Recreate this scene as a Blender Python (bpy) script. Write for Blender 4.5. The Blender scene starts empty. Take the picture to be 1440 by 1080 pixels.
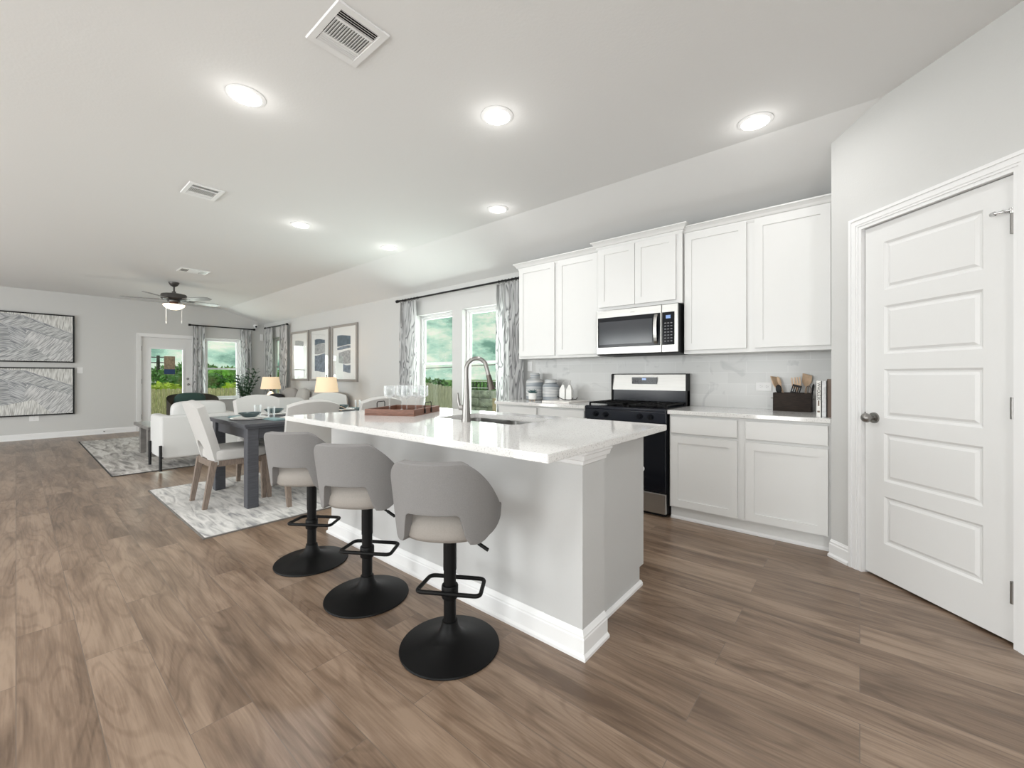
import bpy, bmesh, math, random
from mathutils import Vector, Matrix, noise
random.seed(7)
S = bpy.context.scene
C = S.collection
PI = math.pi
R = math.radians

# ---------------------------------------------------------------- camera
f_px = 584.1
cam_d = bpy.data.cameras.new('camera'); cam = bpy.data.objects.new('camera', cam_d); C.objects.link(cam)
cam_d.sensor_width = 36; cam_d.lens = 36 * f_px / 1440; cam_d.clip_end = 500
cam_d.shift_y = -(540 - 528.4) / 1440
cam.location = (0, 0, 1.17); cam.rotation_euler = (R(90), 0, R(39.94))
S.camera = cam
S.view_settings.view_transform = 'Standard'; S.view_settings.look = 'None'
S.view_settings.gamma = 1; S.view_settings.use_curve_mapping = False
S.view_settings.exposure = -0.30

# ---------------------------------------------------------------- sky
wd = bpy.data.worlds.new('sky'); S.world = wd; wd.use_nodes = True
nt = wd.node_tree; nt.nodes.clear()
def N(t, k, **kw):
    n = t.nodes.new(k)
    for a, b in kw.items(): setattr(n, a, b)
    return n
bg = N(nt, 'ShaderNodeBackground'); wo = N(nt, 'ShaderNodeOutputWorld')
tc = N(nt, 'ShaderNodeTexCoord'); mp = N(nt, 'ShaderNodeMapping'); mp.inputs['Scale'].default_value = (1, 1, 2.4)
nz = N(nt, 'ShaderNodeTexNoise'); nz.inputs['Scale'].default_value = 6.5; nz.inputs['Detail'].default_value = 7; nz.inputs['Roughness'].default_value = .6
cr = N(nt, 'ShaderNodeValToRGB')
e = cr.color_ramp.elements; e[0].position = .40; e[0].color = (.20, .38, .30, 1); e[1].position = .57; e[1].color = (.98, 1.0, .86, 1)
m = cr.color_ramp.elements.new(.47); m.color = (.50, .76, .62, 1)
nt.links.new(tc.outputs['Generated'], mp.inputs[0]); nt.links.new(mp.outputs[0], nz.inputs[0]); nt.links.new(nz.outputs[0], cr.inputs[0])
nt.links.new(cr.outputs[0], bg.inputs[0]); nt.links.new(bg.outputs[0], wo.inputs[0]); bg.inputs[1].default_value = 1.15

W = 4.06      # window wall plane
XF = -11.65   # far wall plane
YB = -4.6     # rear wall plane
XR = 1.9
H = 2.755; H2 = 2.48; YK = 3.16
# added fill lamps at unseen rear and right openings, then lamps at visible windows
def area(name, loc, rot, sx, sy, power, col=(1, 1, 1)):
    l = bpy.data.lights.new(name, 'AREA'); l.shape = 'RECTANGLE'; l.size = sx; l.size_y = sy; l.energy = power; l.color = col
    o = bpy.data.objects.new(name, l); o.location = loc; o.rotation_euler = rot; C.objects.link(o); return o
REARFILL = [(-9.6, -7.6), (-6.4, -4.4), (-3.0, -1.0)]  # unseen rear openings, added to let fill light into the room
for a, b in REARFILL:
    area('daylight_fill', ((a + b) / 2, YB - .25, 1.2), (R(92), 0, 0), 1.9, 2.3, 165, (.965, .985, 1))
area('daylight_fill', (XR + .3, -2.3, 1.2), (0, R(92), 0), 2.2, 2.3, 175, (.965, .985, 1))  # added fill lamp that brightens the island end, at a made-up opening
for (a, b) in ((-5.36, -4.53), (-4.32, -3.5)):
    area('daylight_fill', ((a + b) / 2, W + .35, 1.4), (R(-90), 0, 0), .8, 1.4, 40, (.96, 1, .98))
area('daylight_fill', (XF - .4, 3.2, 1.4), (0, R(-90), 0), 1.3, .7, 34, (.95, 1, .98))
area('daylight_fill', (XF - .4, 2.15, 1.1), (0, R(-90), 0), 1.5, .5, 24, (.95, 1, .98))
sun_d = bpy.data.lights.new('sun', 'SUN'); sun_d.energy = 1.6; sun_d.angle = R(8); sun_d.color = (1, .98, .9)
sun = bpy.data.objects.new('sun', sun_d); sun.rotation_euler = (R(25), R(-30), 0); C.objects.link(sun)

# ---------------------------------------------------------------- materials
M = {}
def mat(name, col, rough=.5, metal=0, spec=None, emis=None, es=0, bump=0, bscale=200, var=0, vscale=8, coat=0, stretch=None):
    m = bpy.data.materials.new(name); m.use_nodes = True; t = m.node_tree; b = t.nodes['Principled BSDF']
    b.inputs['Base Color'].default_value = (*col, 1); b.inputs['Roughness'].default_value = rough; b.inputs['Metallic'].default_value = metal
    if spec is not None: b.inputs['Specular IOR Level'].default_value = spec
    if coat: b.inputs['Coat Weight'].default_value = coat; b.inputs['Coat Roughness'].default_value = .05
    if emis: b.inputs['Emission Color'].default_value = (*emis, 1); b.inputs['Emission Strength'].default_value = es
    if bump or var:
        tc = N(t, 'ShaderNodeTexCoord'); src = tc.outputs['Object']
        if stretch:
            mp = N(t, 'ShaderNodeMapping'); mp.inputs['Scale'].default_value = stretch; t.links.new(src, mp.inputs[0]); src = mp.outputs[0]
    if bump:
        nz = N(t, 'ShaderNodeTexNoise'); nz.inputs['Scale'].default_value = bscale; nz.inputs['Detail'].default_value = 3
        t.links.new(src, nz.inputs[0]); bp = N(t, 'ShaderNodeBump'); bp.inputs['Strength'].default_value = bump; bp.inputs['Distance'].default_value = .002
        t.links.new(nz.outputs[0], bp.inputs['Height']); t.links.new(bp.outputs[0], b.inputs['Normal'])
    if var:
        nz = N(t, 'ShaderNodeTexNoise'); nz.inputs['Scale'].default_value = vscale; nz.inputs['Detail'].default_value = 4
        t.links.new(src, nz.inputs[0]); r = N(t, 'ShaderNodeValToRGB')
        r.color_ramp.elements[0].position = .3; r.color_ramp.elements[1].position = .7
        r.color_ramp.elements[0].color = (*[c * (1 - var) for c in col], 1); r.color_ramp.elements[1].color = (*[min(1, c * (1 + var)) for c in col], 1)
        t.links.new(nz.outputs[0], r.inputs[0]); t.links.new(r.outputs[0], b.inputs['Base Color'])
    M[name] = m; return m
mat('wall', (.60, .60, .59), .85, bump=.35, bscale=90)
mat('ceil', (.78, .78, .775), .9, bump=.3, bscale=70)
mat('trim', (.80, .80, .80), .45)
mat('cabinet', (.73, .73, .72), .4)
mat('islandpaint', (.54, .54, .535), .6, bump=.2, bscale=120)
mat('doorpaint', (.74, .74, .735), .45)
mat('steel', (.46, .455, .44), .32, 1, var=.06, vscale=6, stretch=(1, 1, 60))
mat('nickel', (.27, .26, .25), .32, .9); mat('nickel_reflection', (.10, .085, .075), .35, .8)  # second nickel has the spray head's dark brown reflection put into its colour
mat('chrome', (.7, .7, .7), .15, 1)
mat('black', (.008, .008, .009), .5, spec=.3)
mat('blackgloss', (.005, .006, .009), .12, spec=.25)
mat('iron', (.004, .004, .0042), .5, spec=.18)
mat('blueblack', (.004, .006, .013), .2)
mat('mwglass', (.035, .038, .045), .12)
mat('fabric_stool', (.225, .218, .215), .95, bump=.6, bscale=600, var=.06, vscale=300)
mat('fabric_seat', (.31, .285, .26), .95, bump=.5, bscale=500, var=.04, vscale=200)
mat('fabric_chair', (.52, .51, .495), .95, bump=.4, bscale=500, var=.03, vscale=200)
mat('fabric_white', (.60, .60, .59), .95, bump=.4, bscale=400)
mat('fabric_sofa', (.46, .445, .42), .95, bump=.4, bscale=400)
mat('fabric_taupe', (.33, .31, .29), .95, bump=.4, bscale=300)
mat('fabric_brown', (.13, .12, .10), .9)
mat('velvet_green', (.025, .06, .052), .8)
mat('cloth_black', (.015, .015, .017), .9)
mat('leg_wood', (.20, .155, .125), .55, var=.25, vscale=20, stretch=(8, 8, 1))
mat('table_dark', (.06, .062, .072), .5, var=.2, vscale=12, stretch=(8, 1, 8))
mat('coffee_wood', (.17, .16, .15), .5, var=.2, vscale=12)
mat('tray_wood', (.17, .075, .047), .45, var=.35, vscale=14, stretch=(1.5, 14, 14))
mat('utensil_wood', (.60, .43, .29), .6, var=.15, vscale=25)
mat('crate_wood', (.022, .014, .010), .6, spec=.25, var=.4, vscale=25, stretch=(1, 6, 6))
mat('ceramic_white', (.82, .82, .80), .25)
mat('ceramic_teal', (.055, .085, .09), .25)
mat('napkin', (.22, .32, .33), .9)
mat('marble', (.80, .77, .74), .25, var=.12, vscale=10)
mat('paper', (.8, .79, .76), .8)
mat('plastic_white', (.82, .82, .82), .4)
mat('void', (.012, .012, .012), .9)
mat('shade', (.75, .62, .45), .9, emis=(1, .73, .44), es=.55)
mat('canlens', (1, 1, 1), .4, emis=(1, .99, .95), es=5)
mat('fanlens', (1, .95, .85), .4, emis=(1, .86, .62), es=3.2)
mat('fan_metal', (.10, .095, .09), .4, .6)
mat('fan_blade', (.20, .19, .185), .35)
mat('leaf_dark', (.035, .09, .04), .45, var=.4, vscale=12)
mat('leaf_tree', (.22, .44, .06), .8, var=.6, vscale=1.2)
mat('leaf_yellow', (.55, .66, .05), .8, var=.4, vscale=1.2)
mat('leaf_hedge', (.11, .26, .05), .8, var=.5, vscale=2)
mat('bark', (.10, .075, .055), .9)
mat('pole_wood', (.07, .06, .055), .9)
mat('succulent', (.06, .13, .13), .6)
mat('fence_wood', (.52, .47, .36), .85, var=.3, vscale=6, stretch=(6, 6, 1))
mat('fence_brown', (.78, .58, .38), .85, var=.35, vscale=5, stretch=(6, 6, 1))
mat('patio', (.62, .60, .56), .9, var=.08, vscale=2)
mat('soil', (.05, .035, .025), .95)
mat('label_dark', (.03, .03, .03), .8)
mat('label_tan', (.28, .22, .15), .8, var=.3, vscale=30)
mat('label_navy', (.02, .05, .13), .7)
mat('book_grey', (.63, .64, .65), .7, var=.2, vscale=40)
mat('book_brown', (.20, .15, .12), .7)
mat('disp', (.02, .03, .05), .2, emis=(.35, .55, 1), es=.9)
mat('key', (.16, .16, .17), .5)

def mat_floor():
    m = bpy.data.materials.new('plank_floor'); m.use_nodes = True; t = m.node_tree; L = t.links; b = t.nodes['Principled BSDF']
    tc = N(t, 'ShaderNodeTexCoord'); o = tc.outputs['Object']
    br = N(t, 'ShaderNodeTexBrick'); br.offset = .37; br.offset_frequency = 2; br.squash = 1
    br.inputs['Scale'].default_value = 1; br.inputs['Brick Width'].default_value = 1.22; br.inputs['Row Height'].default_value = .182
    br.inputs['Mortar Size'].default_value = .0011; br.inputs['Mortar Smooth'].default_value = 0; br.inputs['Bias'].default_value = 0
    br.inputs['Color1'].default_value = (0, 0, 0, 1); br.inputs['Color2'].default_value = (1, 1, 1, 1); br.inputs['Mortar'].default_value = (.5, .5, .5, 1)
    L.new(o, br.inputs['Vector'])
    # plank random shifts the grain
    ad = N(t, 'ShaderNodeVectorMath', operation='MULTIPLY_ADD'); L.new(br.outputs['Color'], ad.inputs[0]); ad.inputs[1].default_value = (7, 13, 5); L.new(o, ad.inputs[2])
    mp = N(t, 'ShaderNodeMapping'); mp.inputs['Scale'].default_value = (1.0, 7.5, 1); L.new(ad.outputs[0], mp.inputs[0])
    n1 = N(t, 'ShaderNodeTexNoise'); n1.inputs['Scale'].default_value = 1.3; n1.inputs['Detail'].default_value = 5; n1.inputs['Roughness'].default_value = .6; n1.inputs['Distortion'].default_value = .5
    L.new(mp.outputs[0], n1.inputs[0])
    mp2 = N(t, 'ShaderNodeMapping'); mp2.inputs['Scale'].default_value = (2, 60, 1); L.new(ad.outputs[0], mp2.inputs[0])
    n2 = N(t, 'ShaderNodeTexNoise'); n2.inputs['Scale'].default_value = 2.5; n2.inputs['Detail'].default_value = 4; L.new(mp2.outputs[0], n2.inputs[0])
    # cathedral grain lines: rings of a smooth stretched field
    mp3 = N(t, 'ShaderNodeMapping'); mp3.inputs['Scale'].default_value = (.75, 4.5, 1); L.new(ad.outputs[0], mp3.inputs[0])
    n3 = N(t, 'ShaderNodeTexNoise'); n3.inputs['Scale'].default_value = 1.1; n3.inputs['Detail'].default_value = 1.2; L.new(mp3.outputs[0], n3.inputs[0])
    mu = N(t, 'ShaderNodeMath', operation='MULTIPLY'); mu.inputs[1].default_value = 95; L.new(n3.outputs[0], mu.inputs[0])
    sn = N(t, 'ShaderNodeMath', operation='SINE'); L.new(mu.outputs[0], sn.inputs[0])
    mr = N(t, 'ShaderNodeMapRange'); mr.inputs[1].default_value = .35; mr.inputs[2].default_value = 1; mr.inputs[3].default_value = 0; mr.inputs[4].default_value = .08; L.new(sn.outputs[0], mr.inputs[0])
    r = N(t, 'ShaderNodeValToRGB'); e = r.color_ramp.elements
    e[0].position = .30; e[0].color = (.118, .075, .048, 1); e[1].position = .70; e[1].color = (.322, .232, .166, 1); q = e.new(.5); q.color = (.212, .144, .098, 1)
    mx = N(t, 'ShaderNodeMath', operation='MULTIPLY_ADD'); L.new(n2.outputs[0], mx.inputs[0]); mx.inputs[1].default_value = .30; L.new(n1.outputs[0], mx.inputs[2])
    pl = N(t, 'ShaderNodeMath', operation='MULTIPLY_ADD'); L.new(br.outputs['Color'], pl.inputs[0]); pl.inputs[1].default_value = .15; L.new(mx.outputs[0], pl.inputs[2])
    sb = N(t, 'ShaderNodeMath', operation='SUBTRACT'); L.new(pl.outputs[0], sb.inputs[0]); L.new(mr.outputs[0], sb.inputs[1])
    s2 = N(t, 'ShaderNodeMath', operation='SUBTRACT'); L.new(sb.outputs[0], s2.inputs[0]); s2.inputs[1].default_value = .19
    L.new(s2.outputs[0], r.inputs[0])
    mm = N(t, 'ShaderNodeMix', data_type='RGBA'); L.new(br.outputs['Fac'], mm.inputs[0]); L.new(r.outputs[0], mm.inputs[6]); mm.inputs[7].default_value = (.15, .115, .09, 1)
    L.new(mm.outputs[2], b.inputs['Base Color']); b.inputs['Roughness'].default_value = .33; b.inputs['Specular IOR Level'].default_value = .6
    bp = N(t, 'ShaderNodeBump'); bp.inputs['Strength'].default_value = .12; bp.inputs['Distance'].default_value = .002; L.new(n2.outputs[0], bp.inputs['Height']); L.new(bp.outputs[0], b.inputs['Normal'])
    M['floor'] = m
mat_floor()
def mat_quartz(name, base, speck=.0):
    m = bpy.data.materials.new(name); m.use_nodes = True; t = m.node_tree; L = t.links; b = t.nodes['Principled BSDF']
    tc = N(t, 'ShaderNodeTexCoord'); v = N(t, 'ShaderNodeTexNoise'); v.inputs['Scale'].default_value = 160; v.inputs['Detail'].default_value = 2; L.new(tc.outputs['Object'], v.inputs[0])
    r = N(t, 'ShaderNodeValToRGB'); e = r.color_ramp.elements; e[0].position = .30; e[0].color = (base * .62, base * .6, base * .58, 1); e[1].position = .42; e[1].color = (base, base * .99, base * .97, 1)
    L.new(v.outputs[0], r.inputs[0]); L.new(r.outputs[0], b.inputs['Base Color']); b.inputs['Roughness'].default_value = .07; b.inputs['Specular IOR Level'].default_value = .75
    M[name] = m
mat_quartz('quartz', .74)
def mat_tile():
    m = bpy.data.materials.new('marble_tile'); m.use_nodes = True; t = m.node_tree; L = t.links; b = t.nodes['Principled BSDF']
    tc = N(t, 'ShaderNodeTexCoord'); sx = N(t, 'ShaderNodeSeparateXYZ'); cx = N(t, 'ShaderNodeCombineXYZ'); L.new(tc.outputs['Object'], sx.inputs[0]); L.new(sx.outputs[0], cx.inputs[0]); L.new(sx.outputs[2], cx.inputs[1])
    br = N(t, 'ShaderNodeTexBrick'); br.inputs['Scale'].default_value = 1; br.inputs['Brick Width'].default_value = .30; br.inputs['Row Height'].default_value = .10; br.inputs['Mortar Size'].default_value = .0016
    br.inputs['Color1'].default_value = (.52, .52, .51, 1); br.inputs['Color2'].default_value = (.57, .57, .56, 1); br.inputs['Mortar'].default_value = (.62, .62, .61, 1); L.new(cx.outputs[0], br.inputs['Vector'])
    n = N(t, 'ShaderNodeTexNoise'); n.inputs['Scale'].default_value = 5; n.inputs['Detail'].default_value = 6; n.inputs['Distortion'].default_value = 1.2; L.new(tc.outputs['Object'], n.inputs[0])
    r = N(t, 'ShaderNodeValToRGB'); e = r.color_ramp.elements; e[0].position = .32; e[0].color = (.84, .84, .85, 1); e[1].position = .40; e[1].color = (1, 1, 1, 1); L.new(n.outputs[0], r.inputs[0])
    mx = N(t, 'ShaderNodeMix', data_type='RGBA', blend_type='MULTIPLY'); mx.inputs[0].default_value = 1; L.new(br.outputs[0], mx.inputs[6]); L.new(r.outputs[0], mx.inputs[7]); L.new(mx.outputs[2], b.inputs['Base Color'])
    b.inputs['Roughness'].default_value = .25; M['tile'] = m
mat_tile()
def ramp_mat(name, stops, scale, stretch, detail=3, dist=0, rough=.9, kind='noise', rot=0, trans=0):
    m = bpy.data.materials.new(name); m.use_nodes = True; t = m.node_tree; L = t.links; b = t.nodes['Principled BSDF']
    tc = N(t, 'ShaderNodeTexCoord'); mp = N(t, 'ShaderNodeMapping'); mp.inputs['Scale'].default_value = stretch; mp.inputs['Rotation'].default_value = (0, 0, rot); L.new(tc.outputs['Object'], mp.inputs[0])
    if kind == 'noise':
        n = N(t, 'ShaderNodeTexNoise'); n.inputs['Scale'].default_value = scale; n.inputs['Detail'].default_value = detail; n.inputs['Distortion'].default_value = dist
    else:
        n = N(t, 'ShaderNodeTexWave'); n.inputs['Scale'].default_value = scale; n.inputs['Detail'].default_value = detail; n.inputs['Distortion'].default_value = dist; n.bands_direction = kind
    L.new(mp.outputs[0], n.inputs[0]); r = N(t, 'ShaderNodeValToRGB'); e = r.color_ramp.elements
    e[0].position, e[0].color = stops[0][0], (*stops[0][1], 1); e[1].position, e[1].color = stops[-1][0], (*stops[-1][1], 1)
    for p, c in stops[1:-1]: q = e.new(p); q.color = (*c, 1)
    L.new(n.outputs['Fac' if kind == 'noise' else 'Fac'], r.inputs[0]); L.new(r.outputs[0], b.inputs['Base Color']); b.inputs['Roughness'].default_value = rough
    M[name] = m; return m
ramp_mat('curtain', [(.34, (.86, .86, .86)), (.40, (.30, .30, .31)), (.43, (.88, .88, .88)), (.52, (.88, .88, .88)), (.55, (.26, .26, .27)), (.58, (.86, .86, .86)), (.67, (.45, .45, .45))], 3.0, (4.6, 4.6, .60), 1.2, .8)
ramp_mat('rug', [(.3, (.28, .28, .29)), (.45, (.55, .545, .53)), (.6, (.72, .71, .69))], 5.5, (.55, 3.2, 1), 9, 1.2)
ramp_mat('rug2', [(.3, (.19, .18, .175)), (.48, (.42, .40, .38)), (.62, (.60, .585, .565))], 4.5, (.5, 2.6, 1), 9, 1.2)
ramp_mat('striped', [(.2, (.10, .13, .16)), (.42, (.30, .33, .36)), (.6, (.62, .62, .61)), (.8, (.66, .66, .64))], 8, (.25, .25, 5), 2, .1, .45)
ramp_mat('stone', [(.3, (.12, .13, .11)), (.6, (.42, .42, .36)), (.75, (.6, .6, .5))], 6, (1, 1, 1.3), 5, .4)
ramp_mat('grass', [(.3, (.07, .16, .03)), (.7, (.20, .34, .07))], 3, (1, 1, 1), 6, .2)
def stripes(name, c1, c2, ang, sc=22):
    return ramp_mat(name, [(.15, c1), (.6, c2)], sc, (1, 1, 1), 3, 3.0, .9, 'X', 0)
def mat_lines(name, c1, c2, ang):   # hatched print: object coords x,z rotated
    m = bpy.data.materials.new(name); m.use_nodes = True; t = m.node_tree; L = t.links; b = t.nodes['Principled BSDF']
    tc = N(t, 'ShaderNodeTexCoord'); mp = N(t, 'ShaderNodeMapping'); mp.inputs['Rotation'].default_value = (0, ang, 0); L.new(tc.outputs['Object'], mp.inputs[0])
    mp2 = N(t, 'ShaderNodeMapping'); mp2.inputs['Scale'].default_value = (3, 1, 45); L.new(mp.outputs[0], mp2.inputs[0])
    n = N(t, 'ShaderNodeTexNoise'); n.inputs['Scale'].default_value = 2; n.inputs['Detail'].default_value = 2; L.new(mp2.outputs[0], n.inputs[0])
    r = N(t, 'ShaderNodeValToRGB'); e = r.color_ramp.elements; e[0].position = .4; e[0].color = (*c1, 1); e[1].position = .56; e[1].color = (*c2, 1)
    L.new(n.outputs[0], r.inputs[0]); L.new(r.outputs[0], b.inputs['Base Color']); b.inputs['Roughness'].default_value = .7; M[name] = m
for i, (a, c1, c2) in enumerate([(.1, (.22, .23, .24), (.50, .51, .52)), (.55, (.26, .27, .28), (.60, .61, .61)), (-.6, (.22, .23, .25), (.55, .56, .57)), (.95, (.33, .34, .35), (.68, .68, .68)), (1.5, (.42, .42, .40), (.75, .75, .73))]):
    mat_lines('hatch%d' % i, c1, c2, a)
def mat_glass(name, tint=(1, 1, 1), clear=.93):
    m = bpy.data.materials.new(name); m.use_nodes = True; t = m.node_tree; t.nodes.clear()
    o = N(t, 'ShaderNodeOutputMaterial'); mx = N(t, 'ShaderNodeMixShader'); tr = N(t, 'ShaderNodeBsdfTransparent'); tr.inputs[0].default_value = (*tint, 1)
    g = N(t, 'ShaderNodeBsdfGlossy'); g.inputs['Roughness'].default_value = .02; lw = N(t, 'ShaderNodeLayerWeight'); lw.inputs[0].default_value = .5
    pw5 = N(t, 'ShaderNodeMath', operation='POWER'); pw5.inputs[1].default_value = 5; sc_ = N(t, 'ShaderNodeMath', operation='MULTIPLY_ADD'); sc_.inputs[1].default_value = .55; sc_.inputs[2].default_value = .03
    t.links.new(lw.outputs['Facing'], pw5.inputs[0]); t.links.new(pw5.outputs[0], sc_.inputs[0]); t.links.new(sc_.outputs[0], mx.inputs[0]); t.links.new(tr.outputs[0], mx.inputs[1]); t.links.new(g.outputs[0], mx.inputs[2]); t.links.new(mx.outputs[0], o.inputs[0]); M[name] = m
mat_glass('pane', (.97, 1, .98)); mat_glass('pictureglass')
def mat_drink():
    m = bpy.data.materials.new('clear_glass'); m.use_nodes = True; t = m.node_tree; t.nodes.clear()
    o = N(t, 'ShaderNodeOutputMaterial'); mx = N(t, 'ShaderNodeMixShader'); tr = N(t, 'ShaderNodeBsdfTransparent'); tr.inputs[0].default_value = (.97, .98, .98, 1)
    g = N(t, 'ShaderNodeBsdfPrincipled'); g.inputs['Base Color'].default_value = (.9, .92, .93, 1); g.inputs['Roughness'].default_value = .05
    lw = N(t, 'ShaderNodeLayerWeight'); lw.inputs[0].default_value = .35
    t.links.new(lw.outputs['Facing'], mx.inputs[0]); t.links.new(tr.outputs[0], mx.inputs[1]); t.links.new(g.outputs[0], mx.inputs[2]); t.links.new(mx.outputs[0], o.inputs[0]); M['clear'] = m
mat_drink()

# ---------------------------------------------------------------- mesh helpers
def B(): return bmesh.new()
def bx(bm, x0, x1, y0, y1, z0, z1, bev=0, seg=2):
    r = bmesh.ops.create_cube(bm, size=1); vs = r['verts']
    for v in vs: v.co = Vector((x0 + (v.co.x + .5) * (x1 - x0), y0 + (v.co.y + .5) * (y1 - y0), z0 + (v.co.z + .5) * (z1 - z0)))
    if bev:
        es = list({e for v in vs for e in v.link_edges})
        rr = bmesh.ops.bevel(bm, geom=es, offset=bev, segments=seg, profile=.5, affect='EDGES')
    return bm
def lathe(bm, prof, n=32, c=(0, 0, 0), caps=True):
    rings = []
    for r, z in prof:
        rings.append([bm.verts.new((c[0] + r * math.cos(2 * PI * i / n), c[1] + r * math.sin(2 * PI * i / n), c[2] + z)) for i in range(n)])
    for a, b in zip(rings, rings[1:]):
        for i in range(n): bm.faces.new((a[i], a[(i + 1) % n], b[(i + 1) % n], b[i]))
    if caps:
        if prof[0][0] > 1e-5: bm.faces.new(rings[0][::-1])
        if prof[-1][0] > 1e-5: bm.faces.new(rings[-1])
    return bm
def cyl(bm, p0, p1, r0, r1=None, n=16):
    r1 = r0 if r1 is None else r1
    p0 = Vector(p0); p1 = Vector(p1); d = (p1 - p0).normalized(); q = d.to_track_quat('Z', 'Y').to_matrix()
    A = [bm.verts.new(p0 + q @ Vector((r0 * math.cos(2 * PI * i / n), r0 * math.sin(2 * PI * i / n), 0))) for i in range(n)]
    D = [bm.verts.new(p1 + q @ Vector((r1 * math.cos(2 * PI * i / n), r1 * math.sin(2 * PI * i / n), 0))) for i in range(n)]
    for i in range(n): bm.faces.new((A[i], A[(i + 1) % n], D[(i + 1) % n], D[i]))
    bm.faces.new(A[::-1]); bm.faces.new(D); return bm
def beam(bm, p0, p1, w0, w1, d0=None, d1=None):   # tapered square bar, axis-aligned section
    d0 = w0 if d0 is None else d0; d1 = w1 if d1 is None else d1
    p0 = Vector(p0); p1 = Vector(p1); s = ((-1, -1), (1, -1), (1, 1), (-1, 1))
    A = [bm.verts.new(p0 + Vector((a * w0 / 2, b * d0 / 2, 0))) for a, b in s]; D = [bm.verts.new(p1 + Vector((a * w1 / 2, b * d1 / 2, 0))) for a, b in s]
    for i in range(4): bm.faces.new((A[i], A[(i + 1) % 4], D[(i + 1) % 4], D[i]))
    bm.faces.new(A[::-1]); bm.faces.new(D); return bm
def tube(bm, pts, r, n=10, closed=False, radii=None):
    pts = [Vector(p) for p in pts]; m = len(pts); rings = []; up = Vector((0, 0, 1))
    prev = None
    for i, p in enumerate(pts):
        a = pts[(i - 1) % m] if closed or i > 0 else p; b = pts[(i + 1) % m] if closed or i < m - 1 else p
        d = (b - a).normalized()
        if prev is None:
            ref = up if abs(d.z) < .9 else Vector((1, 0, 0)); u = d.cross(ref).normalized()
        else:
            u = (prev - d * prev.dot(d)).normalized()
        prev = u; v = d.cross(u); rr = radii[i] if radii else r
        rings.append([bm.verts.new(p + u * rr * math.cos(2 * PI * k / n) + v * rr * math.sin(2 * PI * k / n)) for k in range(n)])
    for i in range(m if closed else m - 1):
        a, b = rings[i], rings[(i + 1) % m]
        for k in range(n): bm.faces.new((a[k], a[(k + 1) % n], b[(k + 1) % n], b[k]))
    if not closed: bm.faces.new(rings[0][::-1]); bm.faces.new(rings[-1])
    return bm
def prism(bm, pts, axis, a0, a1):   # polygon pts (2d) swept along axis: 'x' pts=(y,z) ; 'y' pts=(x,z) ; 'z' pts=(x,y)
    def P(p, a): return {'x': (a, p[0], p[1]), 'y': (p[0], a, p[1]), 'z': (p[0], p[1], a)}[axis]
    A = [bm.verts.new(P(p, a0)) for p in pts]; D = [bm.verts.new(P(p, a1)) for p in pts]; n = len(pts)
    for i in range(n): bm.faces.new((A[i], A[(i + 1) % n], D[(i + 1) % n], D[i]))
    bm.faces.new(A[::-1]); bm.faces.new(D); return bm
def loft_rect(bm, x0, x1, y0, y1, prof, L=1, Rr=1, F=1, K=0):   # rectangle rings growing by offset: prof = (z, off)
    rings = []
    for z, o in prof:
        rings.append([bm.verts.new(p) for p in ((x0 - o * L, y0 - o * F, z), (x1 + o * Rr, y0 - o * F, z), (x1 + o * Rr, y1 + o * K, z), (x0 - o * L, y1 + o * K, z))])
    for a, b in zip(rings, rings[1:]):
        for i in range(4): bm.faces.new((a[i], a[(i + 1) % 4], b[(i + 1) % 4], b[i]))
    bm.faces.new(rings[0][::-1]); bm.faces.new(rings[-1]); return bm
def ell(bm, c, r, sub=3):
    q = bmesh.ops.create_icosphere(bm, subdivisions=sub, radius=1)
    for v in q['verts']: v.co = Vector((c[0] + v.co.x * r[0], c[1] + v.co.y * r[1], c[2] + v.co.z * r[2]))
    return bm
def cushion(bm, x0, x1, y0, y1, z0, z1, p=4, n=14, puff=.0):   # superellipsoid block: soft box
    cx, cy, cz = (x0 + x1) / 2, (y0 + y1) / 2, (z0 + z1) / 2; a, b, c = (x1 - x0) / 2, (y1 - y0) / 2, (z1 - z0) / 2
    n += 1; V = {}
    def g(i, j, k):
        if (i, j, k) not in V:
            x, y, z = 2 * i / n - 1, 2 * j / n - 1, 2 * k / n - 1; L = (abs(x) ** p + abs(y) ** p + abs(z) ** p) ** (1 / p)
            V[i, j, k] = bm.verts.new((cx + a * x / L, cy + b * y / L, cz + c * z / L))
        return V[i, j, k]
    for i in range(n):
        for j in range(n):
            for e_ in (0, n):
                bm.faces.new((g(i, j, e_), g(i + 1, j, e_), g(i + 1, j + 1, e_), g(i, j + 1, e_)))
                bm.faces.new((g(i, e_, j), g(i + 1, e_, j), g(i + 1, e_, j + 1), g(i, e_, j + 1)))
                bm.faces.new((g(e_, i, j), g(e_, i + 1, j), g(e_, i + 1, j + 1), g(e_, i, j + 1)))
    return bm
def xf(bm, mtx):
    bmesh.ops.transform(bm, matrix=mtx, verts=bm.verts); return bm
def mk(name, bm, m, parent=None, smooth=False, mods=None):
    bmesh.ops.recalc_face_normals(bm, faces=bm.faces)
    me = bpy.data.meshes.new(name); bm.to_mesh(me); bm.free()
    if smooth:
        for p in me.polygons: p.use_smooth = True
        if smooth != 'all':
            try: me.set_sharp_from_angle(angle=R(40))
            except Exception: pass
    o = bpy.data.objects.new(name, me); C.objects.link(o)
    for mm in (m if isinstance(m, (list, tuple)) else [m]): me.materials.append(M[mm])
    if parent: o.parent = parent
    return o
def tag(o, label, cat, group=None):
    o['label'] = label; o['category'] = cat
    if group: o['group'] = group
    return o
def thing(name, label, cat, loc=(0, 0, 0), rz=0, group=None):
    o = bpy.data.objects.new(name, None); o.empty_display_size = .1; C.objects.link(o); o.location = loc; o.rotation_euler = (0, 0, rz)
    return tag(o, label, cat, group)
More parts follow.
